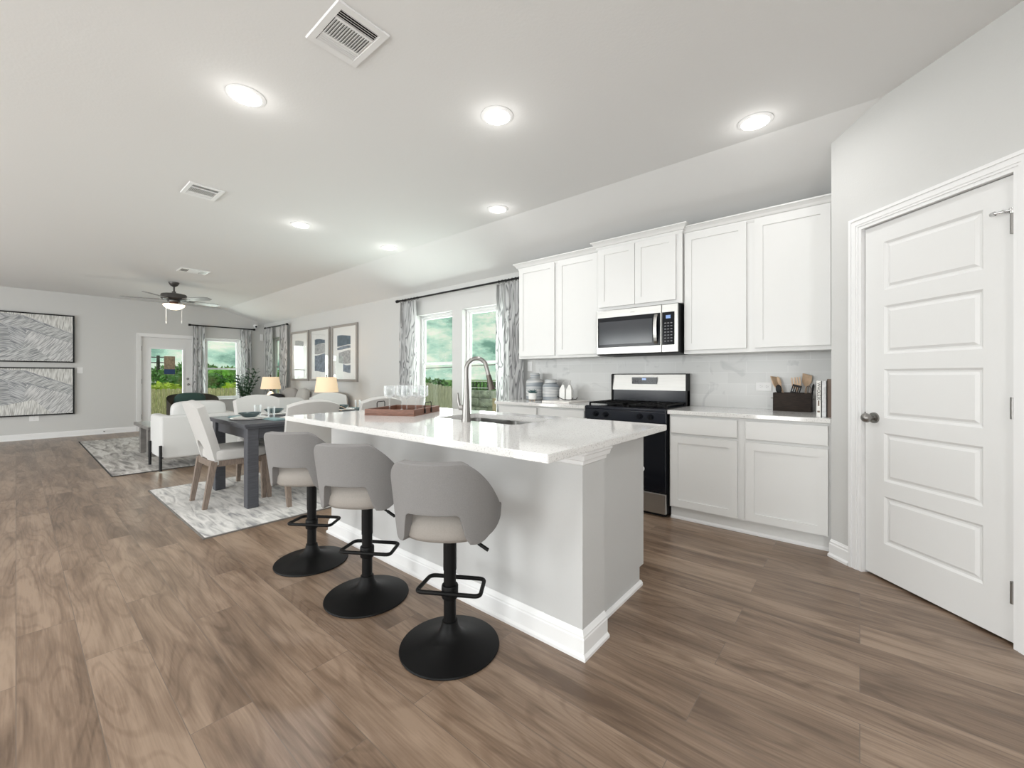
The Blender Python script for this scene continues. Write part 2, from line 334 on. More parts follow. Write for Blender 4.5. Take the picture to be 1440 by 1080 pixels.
def single(name, bm, m, label, cat, loc=(0, 0, 0), rz=0, group=None, smooth=False):
    o = mk(name, bm, m, None, smooth); o.location = loc; o.rotation_euler = (0, 0, rz); return tag(o, label, cat, group)
def struct(name, bm, m, smooth=False):
    o = mk(name, bm, m, None, smooth); o['kind'] = 'structure'; return o
def part(name, bm, m, parent, smooth=False, label=None, stuff=False):
    o = mk(name, bm, m, parent, smooth)
    if label: o['label'] = label
    if stuff: o['kind'] = 'stuff'
    return o
def dup(root, loc, rz, label=None, group=None):
    r = root.copy(); C.objects.link(r); r.location = loc; r.rotation_euler = (0, 0, rz)
    if label: r['label'] = label
    if group: r['group'] = group
    for ch in list(root.children):
        c = ch.copy(); C.objects.link(c); c.parent = r
        for g in list(ch.children):
            d = g.copy(); C.objects.link(d); d.parent = c
    return r

# ================================================================= ROOM
bm = B(); bx(bm, XF - .15, XR + .15, YB - .15, W + .15, -.12, 0); struct('floor', bm, 'floor')
bm = B(); prism(bm, [(YB - .15, H), (YK, H), (W + .15, H2 - .15 * .3056), (W + .15, H + .15), (YB - .15, H + .15)], 'x', XF - .15, XR + .15); struct('ceiling', bm, 'ceil')

def holes(bm, u0, u1, z0, z1, hs, box):
    """wall strip u0..u1 with openings hs=[(a,b,c,d)]; box(u0,u1,z0,z1) adds the piece"""
    u = u0
    for a, b, c, d in sorted(hs):
        box(u, a, z0, z1); box(a, b, z0, c); box(a, b, d, z1); u = b
    box(u, u1, z0, z1)
def nz_(k, *a):
    return a
KW = [(-5.36, -4.53, .60, 2.115), (-4.32, -3.49, .60, 2.115), (-11.2, -10.30, .68, 2.10)]
bm = B()
def bwin(a, b, c, d):
    if b - a > 1e-4 and d - c > 1e-4: bx(bm, a, b, W, W + .15, c, d)
holes(bm, XF, -.142, 0, H2, KW, bwin); struct('wall_window', bm, 'wall')
# far wall, door + window openings (u = y)
FW = [(1.70, 2.575, 0, 2.0), (2.83, 3.54, .62, 2.05)]
bm = B()
def bfar(a, b, c, d):
    if b - a > 1e-4 and d - c > 1e-4: bx(bm, XF - .15, XF, a, b, c, d)
holes(bm, YB, W + .15, 0, 2.44, FW, bfar)
prism(bm, [(YB, 2.44), (W + .15, 2.44), (YK, H), (YB, H)], 'x', XF - .15, XF)
struct('wall_far', bm, 'wall')
bm = B()
def brear(a, b, c, d):
    if b - a > 1e-4 and d - c > 1e-4: bx(bm, a, b, YB - .15, YB, c, d)
holes(bm, XF, XR, 0, H, [(a, b, .05, 2.45) for a, b in REARFILL], brear); struct('wall_rear', bm, 'wall')
bm = B(); bx(bm, XR, XR + .15, YB, -3.5, 0, H); bx(bm, XR, XR + .15, -1.1, 1.36, 0, H); bx(bm, XR, XR + .15, -3.5, -1.1, 2.45, H); bx(bm, XR, XR + .15, -3.5, -1.1, 0, .05); struct('wall_right', bm, 'wall')  # opening in this unseen wall is added for the fill lamp
# pantry wall at 45 degrees, local x along the wall
P0 = Vector((-.142, 3.404, 0)); RZ = R(-45)
def pw(s, y=0, z=0): return (P0.x + (s + y) * .70710678, P0.y + (-s + y) * .70710678, z)
DL, DR, DT = .218, .930, 2.048
def topz(s): 
    yy = P0.y - s * .7071; return H if yy < YK else H - (yy - YK) * .3056
bm = B()
prism(bm, [(0, 0), (DL, 0), (DL, DT), (DL, topz(DL)), (0, topz(0))], 'y', 0, .12)
bx(bm, DR, 2.9, 0, .12, 0, H)
prism(bm, [(DL, DT), (DR, DT), (DR, H), (.345, H), (DL, topz(DL))], 'y', 0, .12)
o = struct('wall_pantry', bm, 'wall'); o.location = P0; o.rotation_euler = (0, 0, RZ)
bm = B(); prism(bm, [(P0.y, 0), (W + .15, 0), (W + .15, H2 - .045), (P0.y, 2.68)], 'x', -.142, -.03); struct('wall_side', bm, 'wall')
# baseboards
def bbprof(h=.11, t=.016): return [(0, 0), (-t - .012, 0), (-t - .012, .014), (-t, .024), (-t, h - .03), (-t + .004, h - .024), (-t + .004, h - .014), (-t + .009, h - .008), (-.003, h), (0, h)]
def baseboard(name, s0, s1, loc, rz):
    bm = B(); prism(bm, bbprof(), 'x', s0, s1); o = struct(name, bm, 'trim'); o.location = loc; o.rotation_euler = (0, 0, rz)
baseboard('baseboard_pantry', 0, .142, P0, RZ)
baseboard('baseboard_pantry_right', 1.006, 2.9, P0, RZ)
baseboard('baseboard_far', 0, 1.62 - YB, (XF, YB, 0), R(90))
baseboard('baseboard_far_corner', 2.66 - YB, W - YB, (XF, YB, 0), R(90))
baseboard('baseboard_window', XF, -3.10, (0, W, 0), 0)
# backsplash
bm = B(); bx(bm, -3.02, -.144, W - .012, W, .89, 1.372); struct('wall_backsplash', bm, 'tile')

# ----------------------------------------------------------------- windows
def window(name, u0, u1, z0, z1, loc, rz):
    """local x along wall, local y outward; origin on wall plane"""
    root = bpy.data.objects.new(name, None); C.objects.link(root); root.location = loc; root.rotation_euler = (0, 0, rz); root['kind'] = 'structure'
    bm = B(); t = .035; y0, y1 = .085, .14
    bx(bm, u0, u0 + t, y0, y1, z0, z1); bx(bm, u1 - t, u1, y0, y1, z0, z1); bx(bm, u0 + t, u1 - t, y0, y1, z1 - t, z1); bx(bm, u0 + t, u1 - t, y0, y1, z0, z0 + t)
    part('window_frame', bm, 'trim', root)
    zm = (z0 + z1) / 2 + .0; a, b = u0 + t, u1 - t
    for nm, c, d, yy in (('upper_sash', zm - .018, z1 - t, .112), ('lower_sash', z0 + t, zm + .022, .092)):
        bm = B(); s = .028; bx(bm, a, a + s, yy, yy + .022, c, d); bx(bm, b - s, b, yy, yy + .022, c, d); bx(bm, a + s, b - s, yy, yy + .022, d - s, d); bx(bm, a + s, b - s, yy, yy + .022, c, c + s)
        sh = part(nm, bm, 'trim', root)
        bm = B(); bx(bm, a + s, b - s, yy + .009, yy + .013, c + s, d - s); part('pane', bm, 'pane', sh)
    bm = B(); bx(bm, u0 - .0, u1 + .0, -.02, .085, z0 - .022, z0 + .001, .004); part('window_sill', bm, 'trim', root)
for i, (a, b, c, d) in enumerate(KW): window('window_%d' % (i + 1), a, b, c, d, (0, W, 0), 0)
a, b, c, d = FW[1]; window('window_4', a, b, c, d, (XF, 0, 0), R(90))
for i, (a, b) in enumerate(REARFILL):  # frames of the added rear openings, out of view
    root = bpy.data.objects.new('window_%d' % (i + 5), None); C.objects.link(root); root['kind'] = 'structure'
    bm = B(); y0, y1 = YB - .12, YB - .06
    for x in (a, (a + b) / 2 - .02, b - .04): bx(bm, x, x + .04, y0, y1, .05, 2.45)
    for z in (.05, 2.41): bx(bm, a, b, y0 + .004, y1 - .004, z, z + .04)
    part('window_frame', bm, 'trim', root)

# ----------------------------------------------------------------- pantry door (door_1)
d1 = bpy.data.objects.new('door_1', None); C.objects.link(d1); d1.location = P0; d1.rotation_euler = (0, 0, RZ); d1['kind'] = 'structure'
def casing(bm, l, r, top, w=.075):
    # stepped moulding: outer thick, inner bead
    for (o0, o1, th) in ((0, .018, .012), (.018, .03, .016), (.03, .058, .019), (.058, .075, .024)):
        bx(bm, l - o1, l - o0, -th, 0, 0, top + o1); bx(bm, r + o0, r + o1, -th, 0, 0, top + o1); bx(bm, l - o0, r + o0, -th, 0, top + o0, top + o1)
bm = B(); casing(bm, DL + .004, DR - .004, DT - .004)
part('door_casing', bm, 'trim', d1)
bm = B(); bx(bm, DL, DL + .004, -.0, .1, 0, DT); bx(bm, DR - .004, DR, -.0, .1, 0, DT); bx(bm, DL, DR, -.0, .1, DT - .004, DT); part('door_jamb', bm, 'trim', d1)
bm = B(); x0, x1 = DL + .007, DR - .007; zt, zb = 2.040, .014; px0, px1 = x0 + .112, x0 + .577; yf = .012
panels = [(.212, .484), (.572, .844), (.932, 1.205), (1.296, 1.568), (1.660, 1.930)]
panels = [(.214, .484), (.569, .844), (.929, 1.208), (1.293, 1.568), (1.657, 1.932)]
bx(bm, x0, px0, yf, yf + .034, zb, zt); bx(bm, px1, x1, yf, yf + .034, zb, zt)
zz = zb
for a, b in panels: bx(bm, px0, px1, yf, yf + .034, zz, a); zz = b
bx(bm, px0, px1, yf, yf + .034, zz, zt)
for a, b in panels:
    rings = []
    for ins, dep in ((0, 0), (.012, .010), (.020, .010), (.034, .002)):
        rings.append([bm.verts.new(p) for p in ((px0 + ins, yf + dep, a + ins), (px1 - ins, yf + dep, a + ins), (px1 - ins, yf + dep, b - ins), (px0 + ins, yf + dep, b - ins))])
    for p, q in zip(rings, rings[1:]):
        for i in range(4): bm.faces.new((p[i], p[(i + 1) % 4], q[(i + 1) % 4], q[i]))
    bm.faces.new(rings[-1])
part('door_slab', bm, 'doorpaint', d1)
bm = B(); kz = .925; kx = x0 + .055
cyl(bm, (kx, yf, kz), (kx, yf - .008, kz), .032, .030, 28); cyl(bm, (kx, yf - .008, kz), (kx, yf - .03, kz), .012, .012, 20)
ell(bm, (kx, yf - .052, kz), (.027, .024, .027)); 
part('door_knob', bm, 'nickel', d1, True)
bm = B(); bx(bm, x0 - .003, x0 + .004, yf - .003, yf + .02, kz - .03, kz + .03); part('latch_plate', bm, 'nickel', d1)
for hz in (1.83, 1.03, .235):
    bm = B(); bx(bm, x1 - .018, x1 - .002, yf - .004, yf + .001, hz - .045, hz + .045); cyl(bm, (x1 - .006, yf - .014, hz - .047), (x1 - .006, yf - .014, hz + .047), .0085, .0085, 14); hg = part('hinge', bm, 'nickel', d1, True)
    if hz > 1.8:
        bm = B(); cyl(bm, (x1 - .006, yf - .016, hz + .055), (x1 - .055, yf - .035, hz + .055), .005, .005, 10); cyl(bm, (x1 - .03, yf - .03, hz + .055), (x1 - .03, yf - .008, hz + .055), .008, .008, 12)
        cyl(bm, (x1 - .055, yf - .035, hz + .055), (x1 - .068, yf - .03, hz + .055), .010, .010, 12); cyl(bm, (x1 - .006, yf - .014, hz + .04), (x1 - .006, yf - .014, hz + .064), .011, .011, 12)
        part('hinge_stop', bm, 'chrome', hg, True)
bm = B(); bx(bm, DL, DR, .10, .115, 0, DT); part('door_backing', bm, 'void', d1)

# ----------------------------------------------------------------- patio door (door_2)
d2 = bpy.data.objects.new('door_2', None); C.objects.link(d2); d2.location = (XF, 0, 0); d2.rotation_euler = (0, 0, R(90)); d2['kind'] = 'structure'
bm = B(); casing(bm, 1.70, 2.575, 2.0); part('door_casing', bm, 'trim', d2)
bm = B(); a, b = 1.70, 2.575; g0, g1, gz0, gz1 = 1.86, 2.41, .22, 1.755
# window_frame-like slab with a glazed opening
bx(bm, a, g0, .03, .075, .01, 2.0); bx(bm, g1, b, .03, .075, .01, 2.0); bx(bm, g0, g1, .03, .075, .01, gz0); bx(bm, g0, g1, .03, .075, gz1, 2.0)
part('door_slab', bm, 'doorpaint', d2)
bm = B(); s = .028
bx(bm, g0 - s, g0 + .004, .018, .03, gz0 - s, gz1 + s); bx(bm, g1 - .004, g1 + s, .018, .03, gz0 - s, gz1 + s); bx(bm, g0, g1, .018, .03, gz1 - .004, gz1 + s); bx(bm, g0, g1, .018, .03, gz0 - s, gz0 + .004)
part('glass_stop', bm, 'trim', d2)
bm = B(); bx(bm, g0, g1, .05, .056, gz0, gz1); part('pane', bm, 'pane', d2)
bm = B(); lathe(bm, [(.025, 0), (.025, .01), (.012, .012)], 20); xf(bm, Matrix.Translation((2.50, .03, 1.10)) @ Matrix.Rotation(R(90), 4, 'X')); part('deadbolt', bm, 'nickel', d2, True)
bm = B(); cyl(bm, (2.50, .03, .975), (2.50, -.01, .975), .012, .012); ell(bm, (2.50, -.025, .975), (.027, .022, .027), 2); part('door_knob', bm, 'nickel', d2, True)
for hz in (1.75, 1.05, .3):
    bm = B(); bx(bm, 1.695, 1.712, .018, .03, hz - .05, hz + .05); part('hinge', bm, 'nickel', d2)
# notice on the glass
nt_ = thing('paper_notice', 'small tan and navy paper notice taped to the glass of the patio door', 'notice', (XF, 0, 0), R(90))
ny0, ny1 = 2.085, 2.275
bm = B(); bx(bm, ny0, ny1, .045, .049, 1.20, 1.60); part('notice_sheet', bm, 'label_tan', nt_)
bm = B(); bx(bm, ny0, ny1, .0435, .045, 1.205, 1.315); part('notice_band', bm, 'label_navy', nt_, label='navy lower band of the notice')
# door stop on the far baseboard
bm = B(); cyl(bm, (XF + .03, 1.13 * 1.0, .06), (XF + .10, 1.13, .06), .008, .008, 8); cyl(bm, (XF + .10, 1.13, .06), (XF + .115, 1.13, .06), .012, .012, 8); single('door_stop', bm, 'nickel', 'small metal door stop sticking out of the far white baseboard', 'door stop', smooth=True)

# ================================================================= CEILING FITTINGS
cans = [(-2.666, .837, 'ceiling light nearest the big vent, at the upper left of the picture'), (-1.696, 1.884, 'ceiling light straight above the island, middle of the front three'), (-.50, 2.96, 'ceiling light nearest the pantry door'),
        (-4.498, 1.919, 'ceiling light above the dining table'), (-4.46, 2.959, 'ceiling light between the dining table and the kitchen windows'), (-2.639, 2.941, 'ceiling light above the left end of the wall cabinets')]
bm = B(); lathe(bm, [(.078, -.004), (.078, -.010), (.098, -.004), (.098, 0), (.0, 0)], 40, caps=False)
t = thing('ceiling_light', 'round white recessed ' + cans[0][2], 'ceiling light', (*cans[0][:2], H), 0, 'recessed ceiling lights')
part('trim_ring', bm, 'plastic_white', t, True)
bm = B(); lathe(bm, [(0, -.016), (.05, -.0145), (.078, -.008), (.078, -.004), (0, -.004)], 40, caps=False); part('lens', bm, 'canlens', t, True)
for x, y, l in cans[1:]: dup(t, (x, y, H), 0, 'round white recessed ' + l)
REAR = [(-4.5, -.9), (-2.4, -1.3), (-.5, .1), (-7.0, -1.6), (-.6, -2.0), (.9, 1.2)]
for x, y in REAR: dup(t, (x, y, H), 0, 'round white recessed ceiling light behind the camera', 'recessed ceiling lights outside the picture')
for x, y in [c[:2] for c in cans] + REAR:
    l = bpy.data.lights.new('can_lamp', 'AREA'); l.shape = 'DISK'; l.size = .14; l.energy = 5 if y > 2.9 else 9; l.color = (1, .99, .975); l.spread = R(175)
    o = bpy.data.objects.new('can_lamp', l); o.location = (x, y, H - .022); C.objects.link(o)
    l = bpy.data.lights.new('can_glow', 'POINT'); l.energy = .9; l.color = (1, .98, .94); l.shadow_soft_size = .05
    o = bpy.data.objects.new('can_glow', l); o.location = (x, y, H - .075); C.objects.link(o)
# vents
def vent(x, y, sx, sy, label):
    t = thing('ceiling_vent', label, 'air vent', (x, y, H), 0, 'ceiling vents')
    bm = B(); a, b = sx / 2, sy / 2; w = .036
    loft_rect(bm, -a, a, -b, -b + w, [(-.009, -.004), (-.001, 0)], K=1); loft_rect(bm, -a, a, b - w, b, [(-.009, -.004), (-.001, 0)], K=1)
    bx(bm, -a + .003, -a + w, -b + w - .004, b - w + .004, -.0088, -.001); bx(bm, a - w, a - .003, -b + w - .004, b - w + .004, -.0088, -.001)
    part('frame', bm, 'plastic_white', t)
    bm = B(); bx(bm, -a + .01, a - .01, -b + .01, b - .01, -.0015, -.0002); part('duct', bm, 'void', t, label='dark duct opening behind the louvres')
    bm = B(); x0, x1, y0, y1 = -a + w, a - w, -b + w, b - w; u = (x1 - x0)
    # three louvre banks along x: near bank (lengthwise along y), centre (crosswise), far bank
    g1, g2 = x0 + u * .24, x0 + u * .76
    for g in (g1, g2): bx(bm, g - .006, g + .006, y0, y1, -.0085, -.002)
    for i in range(4):
        xx = x0 + (i + .5) * (g1 - .006 - x0) / 4; prism(bm, [(xx - .0055, -.009), (xx - .0035, -.009), (xx + .004, -.002), (xx + .002, -.002)], 'y', y0, y1)
        xx = g2 + .006 + (i + .5) * (x1 - g2 - .006) / 4; prism(bm, [(xx + .0055, -.009), (xx + .0035, -.009), (xx - .0055, -.002), (xx - .0035, -.002)], 'y', y0, y1)
    n = 15
    for i in range(n):
        yy = y0 + (i + .5) * (y1 - y0) / n; prism(bm, [(yy - .0065, -.009), (yy - .0035, -.009), (yy + .0068, -.002), (yy + .0035, -.002)], 'x', g1 + .004, g2 - .004)
    part('louvre', bm, 'plastic_white', t)
    return t
vent(-1.83, .993, .31, .252, 'large white louvred ceiling vent at the top of the picture, nearest the camera')
vent(-4.33, 1.03, .31, .25, 'white louvred ceiling vent above the near end of the dining area')
t = thing('ceiling_vent', 'white ceiling vent with two small grilles beside the ceiling fan', 'air vent', (-7.72, 1.725, H), 0, 'ceiling vents')
bm = B(); bx(bm, -.15, .15, -.18, .18, -.008, -.0002, .002); part('frame', bm, 'plastic_white', t)
for s in (-1, 1):
    bm = B()
    for i in range(5): bx(bm, -.085, .085, s * .115 - .042 + i * .018, s * .115 - .042 + i * .018 + .011, -.0095, -.008)
    part('grille', bm, 'iron' if s < 0 else 'nickel', t)

# ceiling fan
fan = thing('ceiling_fan', 'dark metal ceiling fan with five blades and lit bowl light over the living area', 'ceiling fan', (-8.94, 1.725, H))
bm = B(); lathe(bm, [(.075, 0), (.072, -.02), (.05, -.055), (.02, -.075), (.0, -.075)], 28, caps=False); part('canopy', bm, 'fan_metal', fan, True)
bm = B(); cyl(bm, (0, 0, -.07), (0, 0, -.19), .014); lathe(bm, [(.02, -.15), (.03, -.16), (.03, -.185), (.02, -.19)], 20); part('downrod', bm, 'fan_metal', fan, True)
bm = B(); lathe(bm, [(.0, -.185), (.10, -.19), (.17, -.205), (.178, -.225), (.178, -.275), (.16, -.295), (.11, -.30), (.09, -.31), (.085, -.335), (.0, -.335)], 40, caps=False); part('motor_housing', bm, 'fan_metal', fan, True)
bm = B(); lathe(bm, [(.06, -.335), (.062, -.365), (.155, -.372), (.158, -.38), (.0, -.38)], 36, caps=False); part('light_fitter', bm, 'tray_wood', fan, True, label='copper brown fitter under the motor')
bm = B(); lathe(bm, [(.150, -.38), (.142, -.405), (.10, -.44), (.05, -.458), (0, -.462)], 36, caps=False); part('light_bowl', bm, 'fanlens', fan, True, label='glowing warm glass bowl')
for k in range(5):
    a = R(31 + 72 * k); 
    bm = B(); pts = [(.21, -.05), (.29, -.062), (.63, -.070), (.69, -.045), (.70, 0), (.69, .045), (.63, .070), (.29, .062), (.21, .05)]
    prism(bm, pts, 'z', -.004, .004); xf(bm, Matrix.Translation((0, 0, -.295)) @ Matrix.Rotation(a, 4, 'Z') @ Matrix.Rotation(R(-11), 4, 'X'))
    bl = part('blade', bm, 'fan_blade', fan)
    bm = B(); bx(bm, .12, .30, -.02, .02, -.010, -.004); xf(bm, Matrix.Translation((0, 0, -.293)) @ Matrix.Rotation(a, 4, 'Z') @ Matrix.Rotation(R(-11), 4, 'X')); part('blade_iron', bm, 'fan_metal', bl)
for s in (-1, 1):
    x, y = s * .135 * .767, s * .135 * .642
    bm = B(); cyl(bm, (x, y, -.36), (x, y, -.66), .003, .003, 6); lathe(bm, [(0, -.70), (.008, -.695), (.008, -.665), (.003, -.66)], 10, (x, y, 0), caps=False); part('pull_chain', bm, 'plastic_white', fan, True)
l = bpy.data.lights.new('fan_lamp', 'POINT'); l.energy = 5; l.color = (1, .85, .62); l.shadow_soft_size = .1
o = bpy.data.objects.new('fan_lamp', l); o.location = (-8.94, 1.725, H - .52); C.objects.link(o)

# camera + sensor in the far corner
t = thing('security_camera', 'small white security camera with black lens high in the far corner', 'camera', (XF, 3.86, 2.42))
bm = B(); cyl(bm, (0, 0, 0), (.02, 0, 0), .045, .04, 20); part('mount', bm, 'plastic_white', t, True)
bm = B(); ell(bm, (.065, 0, -.01), (.05, .05, .05), 3); part('camera_body', bm, 'plastic_white', t, True)
bm = B(); ell(bm, (.098, -.01, -.025), (.025, .026, .026), 2); part('lens', bm, 'blackgloss', t, True)
bm = B(); bx(bm, XF, XF + .035, 3.965, 4.03, 2.06, 2.22, .008); single('motion_sensor', bm, 'plastic_white', 'small white motion sensor box on the far wall beside the corner', 'sensor')

# ================================================================= CURTAINS
def rod(L, rad=.013):
    t = bpy.data.objects.new('curtain_rod', None); C.objects.link(t)
    bm = B(); cyl(bm, (0, 0, 0), (L, 0, 0), rad, rad, 14); part('rod', bm, 'black', t, True)
    for x, s in ((0, -1), (L, 1)):
        bm = B(); cyl(bm, (x, 0, 0), (x + s * .045, 0, 0), .022, .024, 16); part('finial', bm, 'black', t, True)
    for x in (.10, L - .10):
        bm = B(); cyl(bm, (x, 0, 0), (x, .10, 0), .008, .008, 8)
        part('bracket', bm, 'black', t, True)
    return t
def rings_(t, xs):
    for x in xs:
        bm = B(); tube(bm, [(x, .02 * math.cos(a), -.004 + .02 * math.sin(a)) for a in [2 * PI * k / 12 for k in range(12)]], .003, 6, True); part('curtain_ring', bm, 'black', t, True)
def curtain(w, h, folds, seed, amp=.038):
    bm = B(); nx = folds * 12; nzv = 40; rnd = random.Random(seed); ph = [rnd.uniform(-.5, .5) for _ in range(folds + 2)]
    grid = []
    for j in range(nzv + 1):
        z = h * j / nzv; row = []
        for i in range(nx + 1):
            u = i / nx; k = u * folds; a = amp * (.75 + .35 * (1 - j / nzv)) ; ww = 1 + .05 * (1 - j / nzv)
            y = a * math.sin(2 * PI * k + .35 * ph[int(k)] * math.sin(z * 1.7)) + .008 * math.sin(9 * u + z * 3)
            x = (u - .5) * w * ww + .012 * math.sin(4 * PI * k) + .006 * math.sin(z * 2.2 + seed + k)
            row.append(bm.verts.new((x, y, z)))
        grid.append(row)
    for j in range(nzv):
        for i in range(nx): bm.faces.new((grid[j][i], grid[j][i + 1], grid[j + 1][i + 1], grid[j + 1][i]))
    bmesh.ops.solidify(bm, geom=bm.faces[:], thickness=.003)
    return bm
CUR = []
def curt(w, h, folds, seed, loc, rz, label, group):
    single('curtain', curtain(w, h, folds, seed), 'curtain', label, 'curtain', loc, rz, group, 'all')
r1 = rod(2.62); r1.location = (-5.71, 3.96, 2.37); tag(r1, 'long black curtain rod over the pair of kitchen windows', 'curtain rod'); rings_(r1, [.05 + .075 * i for i in range(7)] + [2.18 + .055 * i for i in range(7)])
curt(.42, 2.32, 4, 1, (-5.45, 3.96, .02), 0, 'grey and white wavy-print curtain left of the kitchen windows', 'kitchen curtains')
curt(.44, 2.32, 5, 2, (-3.36, 3.96, .02), 0, 'grey and white wavy-print curtain right of the kitchen windows, beside the wall cabinets', 'kitchen curtains')
r2 = rod(1.25, .014); r2.location = (XF + .10, 2.53, 2.315); r2.rotation_euler = (0, 0, R(90)); tag(r2, 'black curtain rod on the far wall right of the patio door', 'curtain rod')
curt(.24, 2.28, 3, 3, (XF + .10, 2.685, .02), R(90), 'grey and white curtain between the patio door and the far window', 'living room curtains')
curt(.25, 2.28, 3, 4, (XF + .10, 3.625, .02), R(90), 'grey and white curtain right of the far window, by the room corner', 'living room curtains')
r3 = rod(1.22, .014); r3.location = (-11.25, 3.96, 2.345); tag(r3, 'short black curtain rod left of the three framed prints', 'curtain rod')
curt(.42, 2.31, 4, 5, (-11.05, 3.96, .02), 0, 'grey and white curtain on the left of the narrow corner window', 'living room curtains')
curt(.40, 2.31, 4, 6, (-10.21, 3.96, .02), 0, 'grey and white curtain beside the leftmost framed print', 'living room curtains')

# ================================================================= KITCHEN CABINETS
def shaker(bm, x0, x1, z0, z1, yf, th=.02, rail=.057, rec=.008):
    bx(bm, x0, x0 + rail, yf, yf + th, z0, z1); bx(bm, x1 - rail, x1, yf, yf + th, z0, z1)
    bx(bm, x0 + rail, x1 - rail, yf, yf + th, z1 - rail, z1); bx(bm, x0 + rail, x1 - rail, yf, yf + th, z0, z0 + rail)
    bx(bm, x0 + rail, x1 - rail, yf + rec, yf + th, z0 + rail, z1 - rail); return bm
def upper(label, x0, x1, yf, z0, z1, doors, crown, L, Rr, dz=(1.39, 2.39)):
    t = thing('wall_cabinet', label, 'cabinet', ((x0 + x1) / 2, W - .013, z0), 0, 'white shaker wall cabinets'); ox = (x0 + x1) / 2; oy = W - .013
    bm = B(); bx(bm, x0 - ox, x1 - ox, yf - oy, -.001, 0, z1 - z0); part('body', bm, 'cabinet', t)
    for a, b in doors: bm = B(); shaker(bm, a - ox, b - ox, dz[0] - z0, dz[1] - z0, yf - .021 - oy); part('door', bm, 'cabinet', t)
    bm = B(); zt = crown - z0
    loft_rect(bm, x0 - ox, x1 - ox, yf - oy, -.002, [(zt - .075, .003), (zt - .06, .010), (zt - .052, .012), (zt - .048, .02), (zt - .03, .030), (zt - .014, .045), (zt - .010, .052), (zt, .052)], L, Rr); part('crown_moulding', bm, 'cabinet', t)
    return t
upper('white wall cabinet with two tall doors, at the left beside the curtain', -3.016, -1.985, 3.73, 1.362, 2.42, [(-2.999, -2.514), (-2.474, -2.000)], 2.452, 1, 0)
upper('short white two-door wall cabinet above the microwave', -1.983, -1.172, 3.68, 1.80, 2.43, [(-1.957, -1.592), (-1.588, -1.222)], 2.475, 1, 1, (1.832, 2.395))
upper('white wall cabinet with two tall doors, at the right beside the pantry wall', -1.170, -.144, 3.73, 1.358, 2.42, [(-1.162, -.689), (-.632, -.158)], 2.454, 0, 0)
def base(label, x0, x1, fronts, L=0):
    t = thing('base_cabinet', label, 'cabinet', ((x0 + x1) / 2, W - .013, 0), 0, 'white shaker base cabinets'); ox = (x0 + x1) / 2; oy = W - .013
    bm = B(); bx(bm, x0 - ox, x1 - ox, 3.452 - oy, -.001, .1, .857); part('body', bm, 'cabinet', t)
    bm = B(); bx(bm, x0 - ox, x1 - ox, 3.485 - oy, -.001, 0, .1); part('toe_kick', bm, 'cabinet', t)
    bm = B(); prism(bm, [(3.485 - oy, 0), (3.473 - oy, 0), (3.473 - oy, .012), (3.485 - oy, .024)], 'x', x0 - ox, x1 - ox); part('shoe_moulding', bm, 'trim', t)
    for a, b in fronts:
        bm = B(); bx(bm, a - ox, b - ox, 3.431 - oy, 3.452 - oy, .706, .838, .002, 1); part('drawer', bm, 'cabinet', t)
        bm = B(); shaker(bm, a - ox, b - ox, .112, .684, 3.431 - oy); part('door', bm, 'cabinet', t)
base('white base cabinet with two drawers and two doors, between range and pantry wall', -1.198, -.144, [(-1.185, -.698), (-.643, -.160)])
base('white base cabinet left of the range, seen over the island', -3.08, -1.975, [(-3.06, -2.55), (-2.50, -1.99)])
def slab(name, label, x0, x1, y0, y1, loc):
    bm = B(); bx(bm, x0, x1, y0, y1, .858, .89, .003); return single(name, bm, 'quartz', label, 'countertop', loc, 0, 'quartz countertops')
slab('countertop', 'white quartz countertop right of the range', -1.206, -.144, 3.415, W - .014, (0, 0, 0))
slab('countertop', 'white quartz countertop left of the range under the jars', -3.115, -1.972, 3.415, W - .014, (0, 0, 0))

# ----------------------------------------------------------------- range
rg = thing('gas_range', 'stainless steel gas range with black cooktop between the base cabinets', 'stove', (-1.588, 3.72, 0)); ox, oy = -1.588, 3.72
a, b = -.376, .376
bm = B(); bx(bm, a, b, -.28, .30, .03, .885); bx(bm, a + .02, b - .02, -.26, .28, 0, .03); part('body', bm, 'black', rg)
bm = B(); bx(bm, a, b, -.315, -.28, .775, .868, .004); bx(bm, a, b, -.32, -.275, .868, .893, .006); part('control_panel', bm, 'blueblack', rg)
for kx in (-.263, -.163, .154, .246):
    bm = B(); cyl(bm, (kx, -.315, .825), (kx, -.325, .825), .026, .024, 22); cyl(bm, (kx, -.325, .825), (kx, -.348, .825), .018, .016, 20); bx(bm, kx - .004, kx + .004, -.352, -.346, .808, .842); part('burner_knob', bm, 'blackgloss', rg, True)
bm = B(); bx(bm, a + .003, b - .003, -.31, -.28, .205, .762, .006); dr = part('oven_door', bm, 'blackgloss', rg)
bm = B(); cyl(bm, (a + .03, -.352, .735), (b - .03, -.352, .735), .012, .012, 14)
for s in (a + .05, b - .05): cyl(bm, (s, -.352, .735), (s, -.31, .735), .009, .009, 10)
part('handle', bm, 'steel', dr, True)
bm = B(); bx(bm, a + .003, b - .003, -.31, -.28, .03, .195, .004); part('storage_drawer', bm, 'steel', rg)
bm = B(); bx(bm, a, b, -.30, .235, .885, .897, .004); part('cooktop', bm, 'blackgloss', rg)
